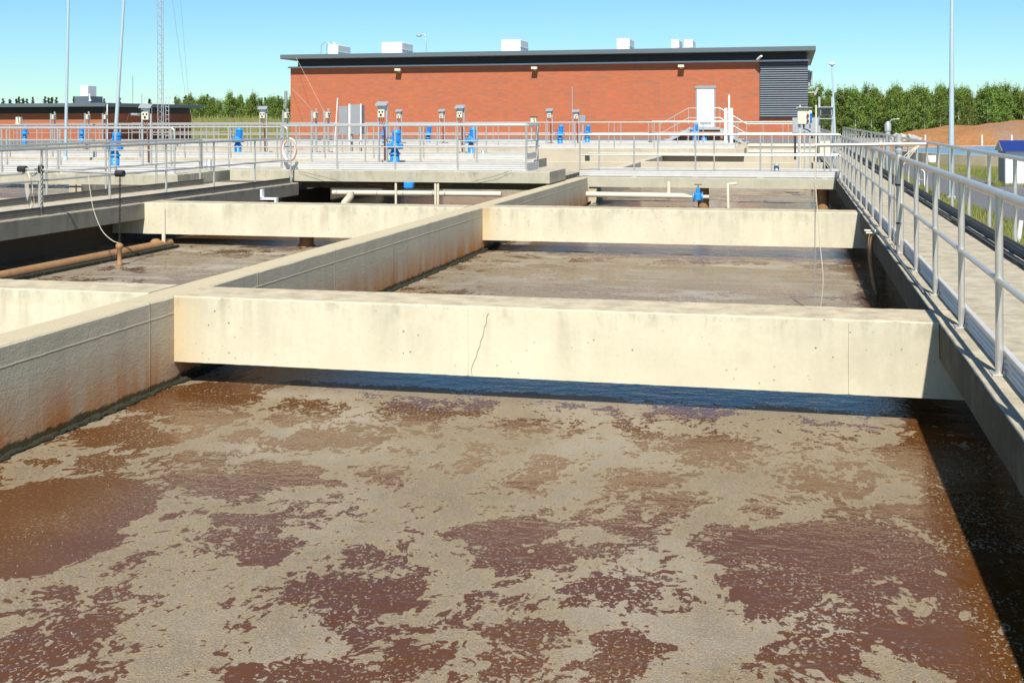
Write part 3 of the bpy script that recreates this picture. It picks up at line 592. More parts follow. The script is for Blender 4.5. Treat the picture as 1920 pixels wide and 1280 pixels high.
# ------------------------------------------------------------------ blue mixer drives
def mixer_proto():
    t = thing('mixer_drive', '', 'mixer', group='blue mixer drives on the bridges')
    MB().lathe([(.118, 0), (.118, .34), (.10, .345)], n=20).build('pedestal', M['blue'], t)
    h = MB().tube([(-.02, -.118, .26), (-.02, -.08, .26)], .016, 10); h.build('inspection_hole', M['black'], t.children[0])
    MB().lathe([(.10, .345), (.145, .36), (.145, .40), (.12, .42), (.09, .47), (.09, .50)], n=20).build('flange', M['blue'], t)
    g = MB().lathe([(.12, .495), (.19, .505), (.20, .52), (.20, .60), (.185, .625), (.115, .65), (.10, .69), (.09, .70)], n=12)
    for k in range(8):
        a = k * math.pi / 4; g.lathe([(.016, .5), (.016, .64)], (.193 * math.cos(a), .193 * math.sin(a), 0), 8)
    g.cbox(.10, .215, -.06, .06, .52, .62, .01); g.build('gearbox', M['blue'], t)
    m = MB().lathe([(.08, .66), (.095, .68), (.095, .90)], (.05, 0, 0), 16)
    for k in range(14):
        a = k * math.pi / 7; q = Matrix.Translation((.05, 0, 0)) @ Matrix.Rotation(a, 4, 'Z'); m.box(.09, .11, -.004, .004, .69, .89, q)
    m.cbox(-.085, -.035, -.05, .05, .74, .83, .006); mo = m.build('motor', M['blue'], t)
    MB().lathe([(.112, .89), (.112, .965), (.09, .99), (.03, .995)], (.05, 0, 0), 18).build('fan_cover', M['blue'], mo)
    MB().tube(arc((-.15, -.02, .74), .06, 0, math.pi * 1.8, 12), .008, 6).build('cable', M['black'], t)
    return t
mx = mixer_proto(); first = True
for px, Y, z, rz, lab in ((740, 28.3, .31, 0, 'blue mixer drive on the near raised bridge behind the railing'),
    (215, 27.3, .27, .6, 'blue mixer drive on the left slab in front of the leaning pole'),
    (446, 36.2, .31, .3, 'blue mixer drive right of the lattice mast on the second bridge'),
    (884, 36.2, .31, .1, 'blue mixer drive below the control stand right of the nearest mixer'),
    (1050, 50.9, .31, .2, 'blue mixer drive before the brick wall, left of a close pair'),
    (1101, 57.4, .27, .1, 'blue mixer drive before the brick wall, right of a close pair'),
    (803, 55, .27, .4, 'small blue mixer drive seen between the railings left of the second control stand'),
    (721, 50.9, .31, .2, 'blue mixer drive half hidden behind the nearest control stand'),
    (1303, 57.4, .33, .1, 'small blue mixer drive in front of the entrance landing'),
    (46, 57.4, .28, .2, 'small blue mixer drive before the low brick house, leftmost'),
    (153, 57.4, .28, .2, 'small blue mixer drive between the pale poles before the low brick house')):
    o = mx if first else copytree(mx); first = False
    q = aty(px, 250, Y); o.location = (q.x, Y, z); o.rotation_euler = (0, 0, rz); o['label'] = lab
vo = aty(1320, 255, 57.3); t = thing('valve_post', 'short blue post with round collar in front of the landing', 'valve', (vo.x, 57.2, .33))
MB().lathe([(.14, 0), (.14, .3), (.10, .32)], n=16).build('post', M['blue'], t); MB().lathe([(.05, .32), (.05, .4), (.12, .42), (.12, .5), (.05, .52)], n=14).build('collar', M['zinc'], t)

# ------------------------------------------------------------------ local control stands
def stand_proto(side=False):
    t = thing('control_stand', '', 'control stand', group='local control stands beside the mixers')
    for x in (-.11, .11):
        MB().cbox(x - .022, x + .022, -.03, .03, 0, 1.62 if x > 0 else 1.55, .005).build('leg', M['zinc'], t)
    MB().add([(-.17, -.14, 1.60), (.14, -.14, 1.60), (.14, .05, 1.69), (-.17, .05, 1.69), (-.17, -.14, 1.62), (.14, -.14, 1.62), (.14, .05, 1.71), (-.17, .05, 1.71)], [(0, 3, 2, 1), (4, 5, 6, 7), (0, 1, 5, 4), (2, 3, 7, 6), (0, 4, 7, 3), (1, 2, 6, 5)]).box(-.135, .135, -.03, -.02, 1.45, 1.62).build('hood', M['zinc'], t)
    b = MB().cbox(-.10, .075, -.12, -.035, 1.30, 1.50, .008).build('control_box', M['cream'], t)
    k = MB()
    for x, z in ((-.05, 1.45), (.03, 1.45), (-.01, 1.37)): k.tube([(x, -.12, z), (x, -.14, z)], .02 if z > 1.4 else .028, 8)
    k.build('button', M['black'], b)
    for i, m in ((0, 'redcable'), (1, 'black'), (2, 'redcable')): MB().tube([(-.06 + .05 * i, -.08, 1.3), (-.05 + .05 * i, -.08, 1.2), (.0 + .04 * i, -.06, 1.1), (.03 + .02 * i, -.02, .95), (.03 + .02 * i, 0, .2)], .009, 6).build('cable', M[m], t)
    return t
sp = stand_proto(); first = True
for px, Y, z, rz, lab in ((718, 28.5, .31, 0, 'tall control stand beside the nearest blue mixer'), (864, 36.4, .31, 0, 'tall control stand right of it against the middle of the brick wall'),
    (494, 36.4, .31, .15, 'control stand left of the brick building in front of the trees'), (275, 27.2, .27, .25, 'control stand beside the lattice mast on the left slab'),
    (749, 50.9, .31, 0, 'small control stand just right of the tallest one against the brick'), (829, 50.9, .31, 0, 'small control stand left of the second tall one against the brick'),
    (1031, 50.9, .31, 0, 'small control stand left of the small grey hood against the brick'), (1081, 52, .27, 0, 'small control stand right next to the small grey hood'),
    (99, 44, .31, 1.4, 'slim control stand seen edge-on left of the vertical pale pole'), (163, 44, .31, 1.4, 'slim control stand seen edge-on right of the vertical pale pole'), (196, 46, .31, 1.4, 'slim control stand seen edge-on at the corner of the low brick house'),
    (535, 36.4, .31, 1.3, 'control stand seen edge-on at the left corner of the brick building'), (589, 36.4, .31, 1.3, 'left of two edge-on control stands left of the grey cabinet'), (612, 36.4, .31, 1.3, 'right of two edge-on control stands left of the grey cabinet')):
    o = sp if first else copytree(sp); first = False
    if rz > 1:
        for ch in list(o.children):
            if ch.name.split('.')[0] in ('hood', 'cable'): bpy.data.objects.remove(ch)
    q = aty(px, 230, Y); o.location = (q.x, Y, z); o.rotation_euler = (0, 0, rz); o['label'] = lab
for px, Y, z, ht, lab in ((36, 50.5, .31, 1.45, 'small cream switch box on two legs before the low brick house'), (1001, 52, .29, 1.35, 'small cream switch box with dark cap against the brick wall')):
    q = aty(px, 240, Y); t = thing('switch_box', lab, 'switch box', (q.x, Y, z), 0, 'small cream switch boxes')
    bb = MB().cbox(-.13, .13, -.1, .1, ht - .38, ht, .01).build('box', M['cream'], t); MB().cbox(-.15, .15, -.13, .12, ht, ht + .03, .005).build('cap', M['black'], t)
    kk = MB()
    for i in range(3): kk.tube([(.03 + .02 * i, -.1, ht - .08 - .1 * i), (.03 + .02 * i, -.12, ht - .08 - .1 * i)], .03, 8)
    kk.build('button', M['black'], bb)
    for x in (-.1, .1): MB().box(x - .02, x + .02, -.02, .02, 0, ht - .38).build('leg', M['zinc'], t)
# grey open cabinet
q = aty(657, 250, 37.6); t = thing('electric_cabinet', 'tall grey electric cabinet with its door standing open', 'cabinet', (q.x, 37.6, .31))
MB().cbox(0, .42, -.1, .25, .75, 1.75, .01).build('body', M['grey'], t); MB().cbox(-.34, -.02, -.2, -.17, .72, 1.70, .006).build('door', M['grey'], t)
f = MB().box(-.02, .04, -.12, -.1, .3, 1.78); f.box(.40, .44, -.12, -.1, .3, 1.78); f.build('door_frame', M['white'], t)
for x in (.05, .37): MB().box(x - .03, x + .03, -.05, .05, 0, .75).build('leg', M['zinc'], t)
q = aty(1093, 225, 52); t = thing('meter_hood', 'small grey hooded meter box right of a control stand', 'meter box', (q.x, 52, .31))
MB().cbox(-.13, .13, -.1, .1, 1.1, 1.4, .01).build('box', M['grey'], t); MB().box(-.03, .03, -.03, .03, 0, 1.1).build('leg', M['zinc'], t)

# ------------------------------------------------------------------ poles and mast
def pole(label, base, top, r0, r1, m='pole', cat='pole', extra=None):
    t = thing('lamp_pole', label, cat, base, group='tall poles around the plant')
    d = Vector(top) - Vector(base); MB().tube([(0, 0, 0), d * .5, d], [r0, (r0 + r1) / 2, r1], 14).build('shaft', M[m], t)
    MB().lathe([(r0 * 1.5, 0), (r0 * 1.5, .12), (r0 * 1.05, .14)], n=14).build('base', M[m], t)
    return t
p0 = aty(122.5, 299, 33.5); p0.z = .27; tt = aty(129.5, -60, 33.5); pole('vertical pale lamp pole left of the leaning one', p0, tt, .055, .035)
p0 = aty(214, 268, 44); p0.z = .0; tt = aty(236, -60, 44); pole('leaning pale lamp pole behind the left blue mixer', p0, tt, .085, .05)
p0 = atd(1783.5, 378, 39.7); p0.z = GZ; tt = atd(1785, -60, 39.7); t = pole('tall pale lamp pole on the grass verge at the right', p0, tt, .10, .055)
p0 = aty(1567, 262, 47); p0.z = 0; tt = aty(1560, 122, 47); t = pole('thin leaning lamp post with a small head by the right railing end', p0, tt, .06, .025)
d = tt - p0; MB().lathe([(.03, -.05), (.10, 0), (.12, .05), (.06, .1)], tuple(d), 14).build('lamp_head', M['white'], t)
my = 64.0; mb0 = aty(302, 245, my); mb0.z = .27
mt = thing('lattice_mast', 'slim lattice radio mast in front of the shaded brick house', 'mast', mb0, .3)
hh = 12; wd = .17; chords = [(-wd, -wd * .6), (wd, -wd * .6), (0, wd * 1.1)]
for cx_, cy_ in chords: MB().tube([(cx_, cy_, 0), (cx_, cy_, hh)], .02, 6).build('chord', M['zinc'], mt)
br = MB(); nb = 44
for k in range(nb):
    z0, z1 = hh * k / nb, hh * (k + 1) / nb
    for i in range(3):
        a_, b_ = chords[i], chords[(i + 1) % 3]; a_, b_ = (a_, b_) if k % 2 else (b_, a_); br.tube([(*a_, z0), (*b_, z1)], .009, 5)
br.build('bracing', M['zinc'], mt)
ld = MB()
for x in (.28, .46): ld.tube([(x, 0, 0), (x, 0, 2.4)] + arc((x + .0, .25, 2.4), .25, math.pi, math.pi / 2, 4, (0, 1, 0), (0, 0, 1))[1:], .02, 6)
for k in range(9): ld.tube([(.28, 0, .25 * k + .1), (.46, 0, .25 * k + .1)], .012, 5)
ld.build('ladder', M['zinc'], mt)
for pa, pb, lab in (((322, -10), (349, 190), 'left of two thin guy wires right of the lattice mast'), ((338, -10), (354, 190), 'right of two thin guy wires right of the lattice mast')):
    o = MB().tube([aty(*pa, 66), aty(*pb, 72)], .007, 5).build('guy_wire', M['zinc']); tag(o, lab, 'wire', 'thin guy wires', 'thing')
for pa, pb, Y0, Y1, lab in (((555, 108), (607, 208), 61.7, 58, 'upper thin cable slanting down across the brick facade'), ((547, 165), (585, 206), 62.4, 58, 'lower thin cable slanting down across the brick facade corner')):
    o = MB().tube([aty(*pa, Y0), aty(*pb, Y1)], .006, 5).build('thin_cable', M['rope']); tag(o, lab, 'cable', 'thin cables on the facade', 'thing')
for px, t_, b_, Y, r, z, lab, m in ((631, 184, 250, 40, .022, 0, 'white rod leaning before the brick wall left of the grey cabinet', 'white'), (1073, 162, 250, 52, .02, .27, 'thin grey rod standing before the middle of the brick wall', 'zinc'),
    (1367, 178, 262, 54, .045, .3, 'thin white rod between the two white channel posts', 'white'), (1500, 197, 285, 36.2, .02, 0, 'short rod left of the cream socket box', 'cream'), (1530, 197, 260, 42, .03, 0, 'cream rod with yellow tip left of the display rack', 'cream'), (201, 195, 260, 50, .03, .3, 'white rod at the corner of the low brick house', 'white')):
    q = aty(px, 240, Y); top = aty(px + (2 if px == 631 else 0), t_, Y); q.z = z
    if px == 631: q.x -= .12
    o = MB().tube([q, top], r, 8).build('rod', M[m]); tag(o, lab, 'rod', 'upright rods', 'thing')
for px, lab in ((1361, 'left of two white steel channel posts right of the door'), (1371.5, 'right of two white steel channel posts right of the door')):
    q = aty(px, 260, 53); zt = aty(px, 203, 53).z; t = thing('channel_post', lab, 'post', (q.x, 53, .0), 0, 'white channel posts')
    MB().cbox(-.07, .07, -.06, -.05, -.3, zt, .004).build('web', M['white'], t); k = MB().box(-.07, -.06, -.05, .06, -.3, zt); k.box(.06, .07, -.05, .06, -.3, zt); k.build('flange', M['white'], t)

# ------------------------------------------------------------------ equipment by the right walkway
q = aty(1507, 260, 36.2); t = thing('socket_box', 'cream outdoor socket box on legs with blue and red sockets', 'socket box', (q.x, 36.2, 0))
bx = MB().cbox(-.18, .12, -.12, .1, 1.38, 1.86, .015).build('box', M['cream'], t); MB().cbox(-.22, .25, -.2, .14, 1.86, 1.89, .006).build('canopy', M['grey'], t)
MB().cbox(.13, .24, -.14, .08, 1.40, 1.78, .01).build('socket_panel', M['white'], t)
for i, (x, z, m) in enumerate(((.12, 1.66, 'redcable'), (.12, 1.50, 'redcable'), (.21, 1.70, 'blue'), (.21, 1.60, 'blue'), (.21, 1.50, 'blue'))): MB().tube([(x, -.14, z), (x, -.20, z - .03)], .035, 10).build('socket', M[m], t)
for x in (-.15, .02, .18): MB().box(x - .022, x + .022, -.03, .03, 0, 1.38).build('leg', M['zinc'], t)
MB().tube([(-.02, -.1, 1.38), (0, -.12, 1.25), (.1, -.1, 1.22), (.2, -.1, 1.15)], .02, 6).build('cable', M['black'], t)
q = aty(1548.5, 260, 37.4); t = thing('display_rack', 'white slotted rack holding a dark display unit', 'rack', (q.x, 37.4, 0))
for x in (-.19, .19):
    MB().box(x - .028, x + .028, -.03, .03, 0, 2.22).build('upright', M['zinc'], t)
ds = MB().cbox(-.17, .19, -.2, .05, 1.64, 1.86, .01).build('display', M['grey'], t); MB().box(-.14, .15, -.206, -.198, 1.66, 1.83).build('screen', M['black'], ds)
MB().cbox(-.24, .24, -.26, .08, 1.88, 1.91, .005).build('canopy', M['zinc'], t); MB().box(-.2, .2, -.2, .05, 1.53, 1.56).build('shelf', M['zinc'], t)
MB().cbox(-.19, .19, -.16, -.03, .42, .86, .012).build('junction_box', M['cream'], t)
q = aty(1511, 240, 46); t = thing('switchgear_cabinet', 'wide light grey cabinet behind the socket box', 'cabinet', (q.x, 46, 0))
MB().cbox(-.5, .5, -.3, .3, 1.0, 1.58, .015).build('body', M['zinc'], t)
for x in (-.4, .4): MB().box(x - .04, x + .04, -.2, .2, 0, 1.0).build('leg', M['band'], t)
MB().box(-.02, .02, -.31, -.295, 1.5, 1.54).build('handle', M['grey'], t)
q = atd(1665, 300, 33); t = thing('pipe_stand', 'grey upright pipe with a bent top bracket beyond the right railing', 'pipe stand', (q.x, q.y, GZ))
MB().tube([(0, 0, 0), (0, 0, 2.45)], .07, 14).build('pipe', M['zinc'], t); MB().lathe([(.09, 2.4), (.09, 2.58), (.05, 2.66)], n=14).tube([(.02, 0, 2.6), (.1, 0, 2.72), (.3, 0, 2.73)], .018, 6).build('bracket', M['steel'], t)
# cream cross pipes in the far right tank
for i, (y_, z_, lab) in enumerate(((53.0, .36, 'upper cream cross pipe over the far right tank'), (52.6, .10, 'lower cream cross pipe over the far right tank'))):
    o = MB().tube([(-1.9, y_, z_), (1.0, y_, z_)], .085, 12).build('cross_pipe', M['pipe']); tag(o, lab, 'pipe', 'cream cross pipes', 'thing')
# grey post on the low bridge
q = aty(1456, 320, 32.3); tag(MB().lathe([(.07, 0), (.07, .34), (.06, .345), (.06, .30)], (q.x, 32.3, 0), 16).build('stub_pipe', M['grey']), 'short grey pipe stub standing on the low bridge', 'pipe', None, 'thing')
for px, Y, lab in ((392, 27.0, 'short open grey pipe stub on the left slab'), (906, 36.0, 'short open pipe stub on the second bridge')):
    q = aty(px, 300, Y); tag(MB().lathe([(.07, 0), (.07, .26), (.055, .26), (.055, .2)], (q.x, Y, .31), 14).build('stub_pipe', M['zinc']), lab, 'pipe', None, 'thing')

# ------------------------------------------------------------------ sampling booms
def chain(a, b, link=.034, r=.0032, sag=0):
    a, b = Vector(a), Vector(b); n = max(3, int((b - a).length / (link * .78))); mb = MB(); d = (b - a).normalized()
    u = d.orthogonal().normalized(); v = d.cross(u)
    for k in range(n):
        f = (k + .5) / n; c = a.lerp(b, f) - Vector((0, 0, sag * 4 * f * (1 - f))); s = u if k % 2 else v
        mb.tube([c + d * (link * .5 * math.cos(q)) + s * (link * .28 * math.sin(q)) for q in np.linspace(0, 2 * math.pi, 7)], r, 4, False)
    return mb
py = 14.27; t = thing('sampling_boom', 'steel swivel boom clamped to the right railing with a hanging chain', 'boom', (1.19, py, 0))
MB().tube([(0, 0, .01), (0, 0, 1.37)], .032, 14).build('mast', M['steel'], t)
MB().lathe([(.045, 0), (.045, .13)], (0, 0, 1.16), 14).lathe([(.05, .02), (.05, .035)], (0, 0, 1.16), 14).lathe([(.05, .1), (.05, .115)], (0, 0, 1.16), 14).build('sleeve', M['zinc'], t)
e0 = aty(1528, 272.5, py - .05) - Vector((1.19, py, 0)); e1 = aty(1736, 270, py - .05) - Vector((1.19, py, 0))
MB().tube([e0, e1], .021, 12).build('arm', M['steel'], t); MB().tube([e0 * .999, e0 + Vector((.012, 0, 0))], .018, 8).build('arm_plug', M['black'], t)
chain(e0 + Vector((.01, -.02, -.02)), Vector((e0.x - .01, e0.y + .25, ZW))).build('chain', M['skin'], t)
MB().tube(smooth([e0 + Vector((.02, -.02, 0)), e0 + Vector((.0, -.03, -.25)), e0 + Vector((.02, .0, -.7)), e0 + Vector((.06, .05, -1.2)), e0 + Vector((.09, .1, -1.6)), e0 + Vector((.05, .2, -2.04))]), .006, 6).build('hose', M['rope'], t)
cb = MB()
for k in range(3): cb.tube([(e1.x - .05, e1.y, e1.z), (e1.x - .12 - .02 * k, e1.y - .02, e1.z - .07), (.03, -.03, 1.0 + .05 * k), (.02, -.045, .6), (.0, -.05, .1)], .006, 5)
cb.build('cable', M['rope'], t); chain((-.05, -.03, 1.0), (-.06, -.03, .05)).build('tether_chain', M['skin'], t)
for z in (.34, .78): MB().lathe([(.036, 0), (.036, .02)], (0, 0, z), 12).build('clamp', M['black'], t)
Y = 17.05; t = thing('sampling_boom', 'steel boom with black end caps on the left walkway railing, probe hanging on a chain', 'boom', (-12.02, Y, 0))
O = Vector((-12.02, Y, 0)); a_ = aty(42, 317, Y) - O; b_ = aty(225, 325.5, Y) - O; n_ = aty(224, 462, Y) - O
MB().tube([a_, b_], .022, 10).build('arm', M['steel'], t)
MB().tube([(0, 0, .02), (0, 0, .85)], .03, 10).build('bracket_post', M['steel'], t)
for q in (a_, b_): MB().tube([q - Vector((.07, 0, 0)), q + Vector((.07, 0, 0))], .055, 10).build('end_cap', M['black'], t)
MB().lathe([(.04, 0), (.05, .02), (.05, .1), (.04, .12)], (.02, 0, a_.z - .06), 10).build('clamp', M['black'], t)
chain(b_ - Vector((0, 0, .05)), n_ + Vector((0, 0, .04)), .05, .007).build('chain', M['black'], t)
chain(a_ - Vector((0, 0, .05)), Vector((-.03, 0, a_.z - .05)), .05, .008, .06).build('slack_chain', M['skin'], t); chain((.05, -.03, .8), (.04, -.03, .12), .05, .008).build('tether_chain', M['skin'], t)
MB().lathe([(.015, .06), (.06, .03), (.06, -.02), (.035, -.05), (.035, -.25), (.05, -.27), (.05, -.31), (.03, -.34)], tuple(n_), 12).build('probe', M['rust'], t)
h0 = aty(165, 325, Y) - O
MB().tube(smooth([h0, h0 + Vector((.05, 0, -.35)), h0 + Vector((.11, 0, -.62)), h0 + Vector((.25, 0, -.92)), n_ + Vector((-.14, 0, .1)), n_ + Vector((0, 0, .05))]), .0055, 6).build('hose', M['rope'], t)
rc = MB(); 
for k in range(7):
    w_ = .05 + .012 * k; rc.tube([(-.10 + .6 * w_ * math.cos(q) - .05 * math.sin(q), -.05 - .006 * k, .40 + (.24 + .014 * k) * math.sin(q)) for q in np.linspace(0, 2 * math.pi, 15)], .0035, 4)
tag(rc.build('rope_coil', M['rope'], None, (-12.04, Y - .02, .02)), 'pale rope coil hung on the left walkway railing post', 'rope', None, 'thing')
# hose ring on the raised bridge railing
hp = aty(545, 281, 27.56); hr_ = MB(); hr2 = MB()
for k in range(6):
    rx, rz_ = .16 + .012 * random.random() + .004 * k, .27 + .012 * random.random()
    (hr2 if k % 3 == 2 else hr_).tube([(rx * math.cos(q), -.05 - .012 * k, rz_ * math.sin(q)) for q in np.linspace(0, 2 * math.pi, 25)], .028 if k % 3 != 2 else .018, 7)
t = thing('hose_coil', 'coiled white and orange hose hanging on the raised bridge railing', 'hose', hp); hr_.build('white_hose', M['white'], t); hr2.build('orange_hose', M['orange'], t)

# ------------------------------------------------------------------ pipes in the basins
t = thing('brown_pipe', 'long sludge-brown pipe lying along the left basin under the walkway', 'pipe')
pa, pb = atz(-40, 527, -.70), atz(318, 456, -.70)
pa = pb + (pa - pb) * 2.1
MB().tube([pa, pb], .085, 16).build('pipe', M['rust'], t)
fr_ = MB()
for i in range(330):
    q = pa.lerp(pb, random.random()) + Vector((.10 + .04 * random.random(), 0, 0)); s = .02 + .03 * random.random(); fr_.cbox(q.x - s, q.x + s, q.y - s * 2, q.y + s * 2, ZW - .02, ZW + .02 + s * .8, .008)
fr_.build('sludge_crust', M['moss'], t); MB().lathe([(.10, 0), (.10, .10), (.05, .14)], (pb.x - .35, pb.y + .12, ZW), 14).build('stub', M['rust'], t)
q = atz(307, 455, -.66); tag(MB().box(q.x - .03, q.x + .03, q.y - .015, q.y + .015, -.68, -.05).build('support_rod', M['pipe']), 'slim upright yellowish support rod at the end of the brown pipe', 'rod', None, 'thing')
for px, py_, lab in ((557, 466, 'rusty brown pipe stub under the left cross beam'),):
    q = atz(px, py_, ZW); tag(MB().lathe([(.16, -.1), (.16, .02), (.13, .05), (.13, .195)], (q.x, 20.42, ZW), 18).build('pipe_stub', M['rust']), lab, 'pipe', 'brown pipe stubs in the water', 'thing')
q = aty(1542, 375, 31.8); tag(MB().lathe([(.16, -.1), (.16, .515)], (q.x, 31.8, ZW), 18).build('pipe_stub', M['rust']), 'dark brown standing pipe under the low bridge near the right walkway', 'pipe', 'brown pipe stubs in the water', 'thing')
# air pipe with valve, right basin
t = thing('air_pipe', 'cream air pipe with a blue valve hung below the low bridge', 'pipe'); Y = 31.05
pa, pb, pc = aty(1080, 364, Y), aty(1280, 367.5, Y), aty(1298, 369.5, Y)
MB().tube([pa, pb], .072, 16).tube([pb, pc], [.072, .03], 16).build('pipe', M['pipe'], t)
vc = aty(1309, 369, Y); v = MB().cbox(vc.x - .075, vc.x + .075, Y - .09, Y + .09, vc.z - .1, vc.z + .1, .02).lathe([(.05, .1), (.06, .15), (.045, .24)], tuple(vc), 12)
for s in (-.11, .11): v.tube([(vc.x + s - .015, Y, vc.z), (vc.x + s + .015, Y, vc.z)], .13, 16)
vv = v.build('valve', M['blue'], t); MB().lathe([(.012, .2), (.012, .31), (.10, .31), (.10, .33)], tuple(vc), 14).build('handwheel', M['rust'], vv)
MB().tube([vc + Vector((.12, 0, 0)), vc + Vector((.28, 0, 0))], .05, 10).build('flange', M['pipe'], t)
MB().tube([(vc.x + .08, Y + .75, -.95), (vc.x + .08, Y + .75, -.262)], .15, 16).build('drop_pipe', M['rust'], t)
k = aty(1254, 360, Y); MB().box(k.x - .035, k.x + .035, Y - .0, Y + .03, k.z - .2, -.08).build('hanger', M['pipe'], t)
k = aty(1366, 360, Y); MB().tube([(k.x, Y - .1, -.85), (k.x, Y - .1, -.12), (k.x + .2, Y - .02, -.12)], .04, 10).build('standpipe', M['pipe'], t)
# left basin pipe
t = thing('air_pipe', 'long cream air pipe below the raised bridge in the left basin', 'pipe'); Y = 26.9
pa, pb = aty(624, 361, Y), aty(940, 364, Y)
MB().tube([pa, pb], .062, 14).build('pipe', M['pipe'], t)
k = MB()
for px in (632, 708, 757, 812, 835): q = aty(px, 362, Y); k.tube([(q.x - .012, Y, q.z), (q.x + .012, Y, q.z)], .075, 14)
k.build('coupling', M['grey'], t)
for px in (743, 817, 822): q = aty(px, 360, 26.85); MB().tube([(q.x, 26.82, -.85), (q.x, 26.82, .04)], .03, 8).build('hanger', M['pipe'], t)
q = aty(768, 346, 26.95); MB().cbox(q.x - .12, q.x + .1, 26.85, 27.03, q.z - .09, q.z + .06, .02).build('valve', M['blue'], t)
t = thing('pipe_elbow', 'cream pipe elbow rising behind the left cross beam', 'pipe', aty(652, 378, 24)); MB().tube([(-.12, 0, -.25), (-.06, 0, -.02), (0, 0, .04), (.06, 0, .12), (.06, 0, .22)], .085, 14).build('bend', M['pipe'], t); MB().lathe([(.11, 0), (.11, .03)], (-.08, 0, -.06), 14).build('collar', M['grey'], t)
t = thing('step_bracket', 'white angled step bracket between the left walkway and the left cross beam', 'bracket', aty(492, 372, 21.4))
MB().box(0, .04, -.1, 0, 0, .18).box(0, .34, -.1, 0, -.02, .02).box(.30, .34, -.1, 0, -.1, -.02).build('bar', M['white'], t)
tag(MB().tube([aty(560, 321, 27.25), aty(600, 330, 27.2), aty(652, 344, 27.2)], .004, 5).build('loose_cable', M['black']), 'dark cable slanting across the front of the raised bridge', 'cable', None, 'thing')
tag(MB().tube([aty(885, 341, 27.25), aty(930, 330, 27.22), aty(960, 319.5, 27.25)], .004, 5).build('loose_cable', M['black']), 'dark cable slanting up to the right end of the raised bridge front', 'cable', None, 'thing')
tag(MB().tube([aty(690, 346, 28.9), aty(740, 350, 28.9), aty(790, 351, 28.9), aty(850, 346, 28.9)], .01, 5).build('slack_line', M['rope']), 'pale slack line hanging under the raised bridge', 'rope', None, 'thing')
# hoses over the edge of the right slab
t = thing('drain_hoses', 'two brown hoses hanging from yellow fittings at the right walkway edge', 'hose', (1.06, 16.6, 0))
for k in range(2):
    MB().tube(smooth([(.02, .35 * k, .0), (-.03, .35 * k, -.1), (-.03, .35 * k - .05, -.4), (.03, .35 * k - .2, ZW - .05)]), .024, 8).build('hose', M['rust'], t)
    MB().tube([(.05, .35 * k, .012), (-.10, .35 * k, .012)], .014, 8).build('fitting', M['cream'], t)
tag(MB().tube([(1.13, 11, .02), (1.135, 20, .02), (1.12, 31, .02)], .013, 6).build('edge_conduit', M['grey']), 'dark conduit running along the basin edge of the right walkway', 'conduit', None, 'thing')
cbm = MB()
for k in range(2): cbm.tube([(2.36 - .035 * k + .01 * math.sin(i * 1.3 + k), 3 + i * 1.5, .02 + .03 * (k % 2)) for i in range(38)], .018, 6)
tag(cbm.build('cable_bundle', M['toedark']), 'bundle of grubby dark cables lying along the outer toe board', 'cable bundle', None, 'thing')

# ------------------------------------------------------------------ things on the right: kiosk, clarifier, soil, rubble
t = thing('kiosk', 'small white kiosk with blue roof on the grass at the right edge', 'kiosk', (8.28, 50.5, GZ))
MB().cbox(0, 1.9, 0, 1.6, .1, 1.45, .02).build('body', M['white'], t); MB().cbox(-.03, 1.93, -.03, 1.63, 0, .14, .01).build('base', M['grey'], t)
MB().prism([(-.2, 0), (1.8, 0), (.8, .42)], 2.2, Matrix.Translation((-.12, 0, 1.42)) @ Matrix(((0, 0, 1, 0), (1, 0, 0, 0), (0, 1, 0, 0), (0, 0, 0, 1)))).build('roof', M['navy'], t)
MB().box(-.02, .0, .05, 1.55, .15, 1.43).build('side_door', M['grey'], t)
MB().prism([(-.14, 0), (1.74, 0), (.8, .37)], .02, Matrix.Translation((-.142, 0, 1.43)) @ Matrix(((0, 0, 1, 0), (1, 0, 0, 0), (0, 1, 0, 0), (0, 0, 0, 1)))).build('gable', M['zinc'], t)
CX, CY, CR = 26, 85, 19.0
cw = thing('clarifier_tank', 'round concrete clarifier tank with low wall and blue water', 'tank', (CX, CY, GZ))
def ring(r0, r1, z0, z1, n=96):
    mb = MB(); vs = []
    for k in range(n):
        c_, s_ = math.cos(2 * math.pi * k / n), math.sin(2 * math.pi * k / n); vs += [(r1 * c_, r1 * s_, z0), (r1 * c_, r1 * s_, z1), (r0 * c_, r0 * s_, z1), (r0 * c_, r0 * s_, z0)]
    return mb.add(vs, [(k * 4 + j, ((k + 1) % n) * 4 + j, ((k + 1) % n) * 4 + (j + 1) % 4, k * 4 + (j + 1) % 4) for k in range(n) for j in range(4)])
ring(CR - .3, CR, -.2, .55).build('wall', M['pale'], cw); ring(CR - .5, CR - .31, -.2, .52).build('weir', M['orange'], cw)
wt = NT('sky_tinted_water'); wt.bump(wt.noise(2.5, 4, .6), .25, .05); MB().lathe([(CR - .32, 0), (CR - .32, .06)], (0, 0, .44), 96).build('tank_water', wt.out((.13, .25, .36), .2), cw)  # blue base colour stands in for the sky reflection
for px, lab in ((1735, 'leftmost'), (1841.5, 'middle'), (1897, 'rightmost')):
    q = atd(px, 280, 105); tag(MB().tube([(q.x, q.y, GZ), (q.x, q.y, atd(px, 253, 105).z)], .07, 8).build('fence_post', M['white']), 'thin white post in front of the soil heap, ' + lab + ' of three', 'post', 'white posts before the soil heap', 'thing')
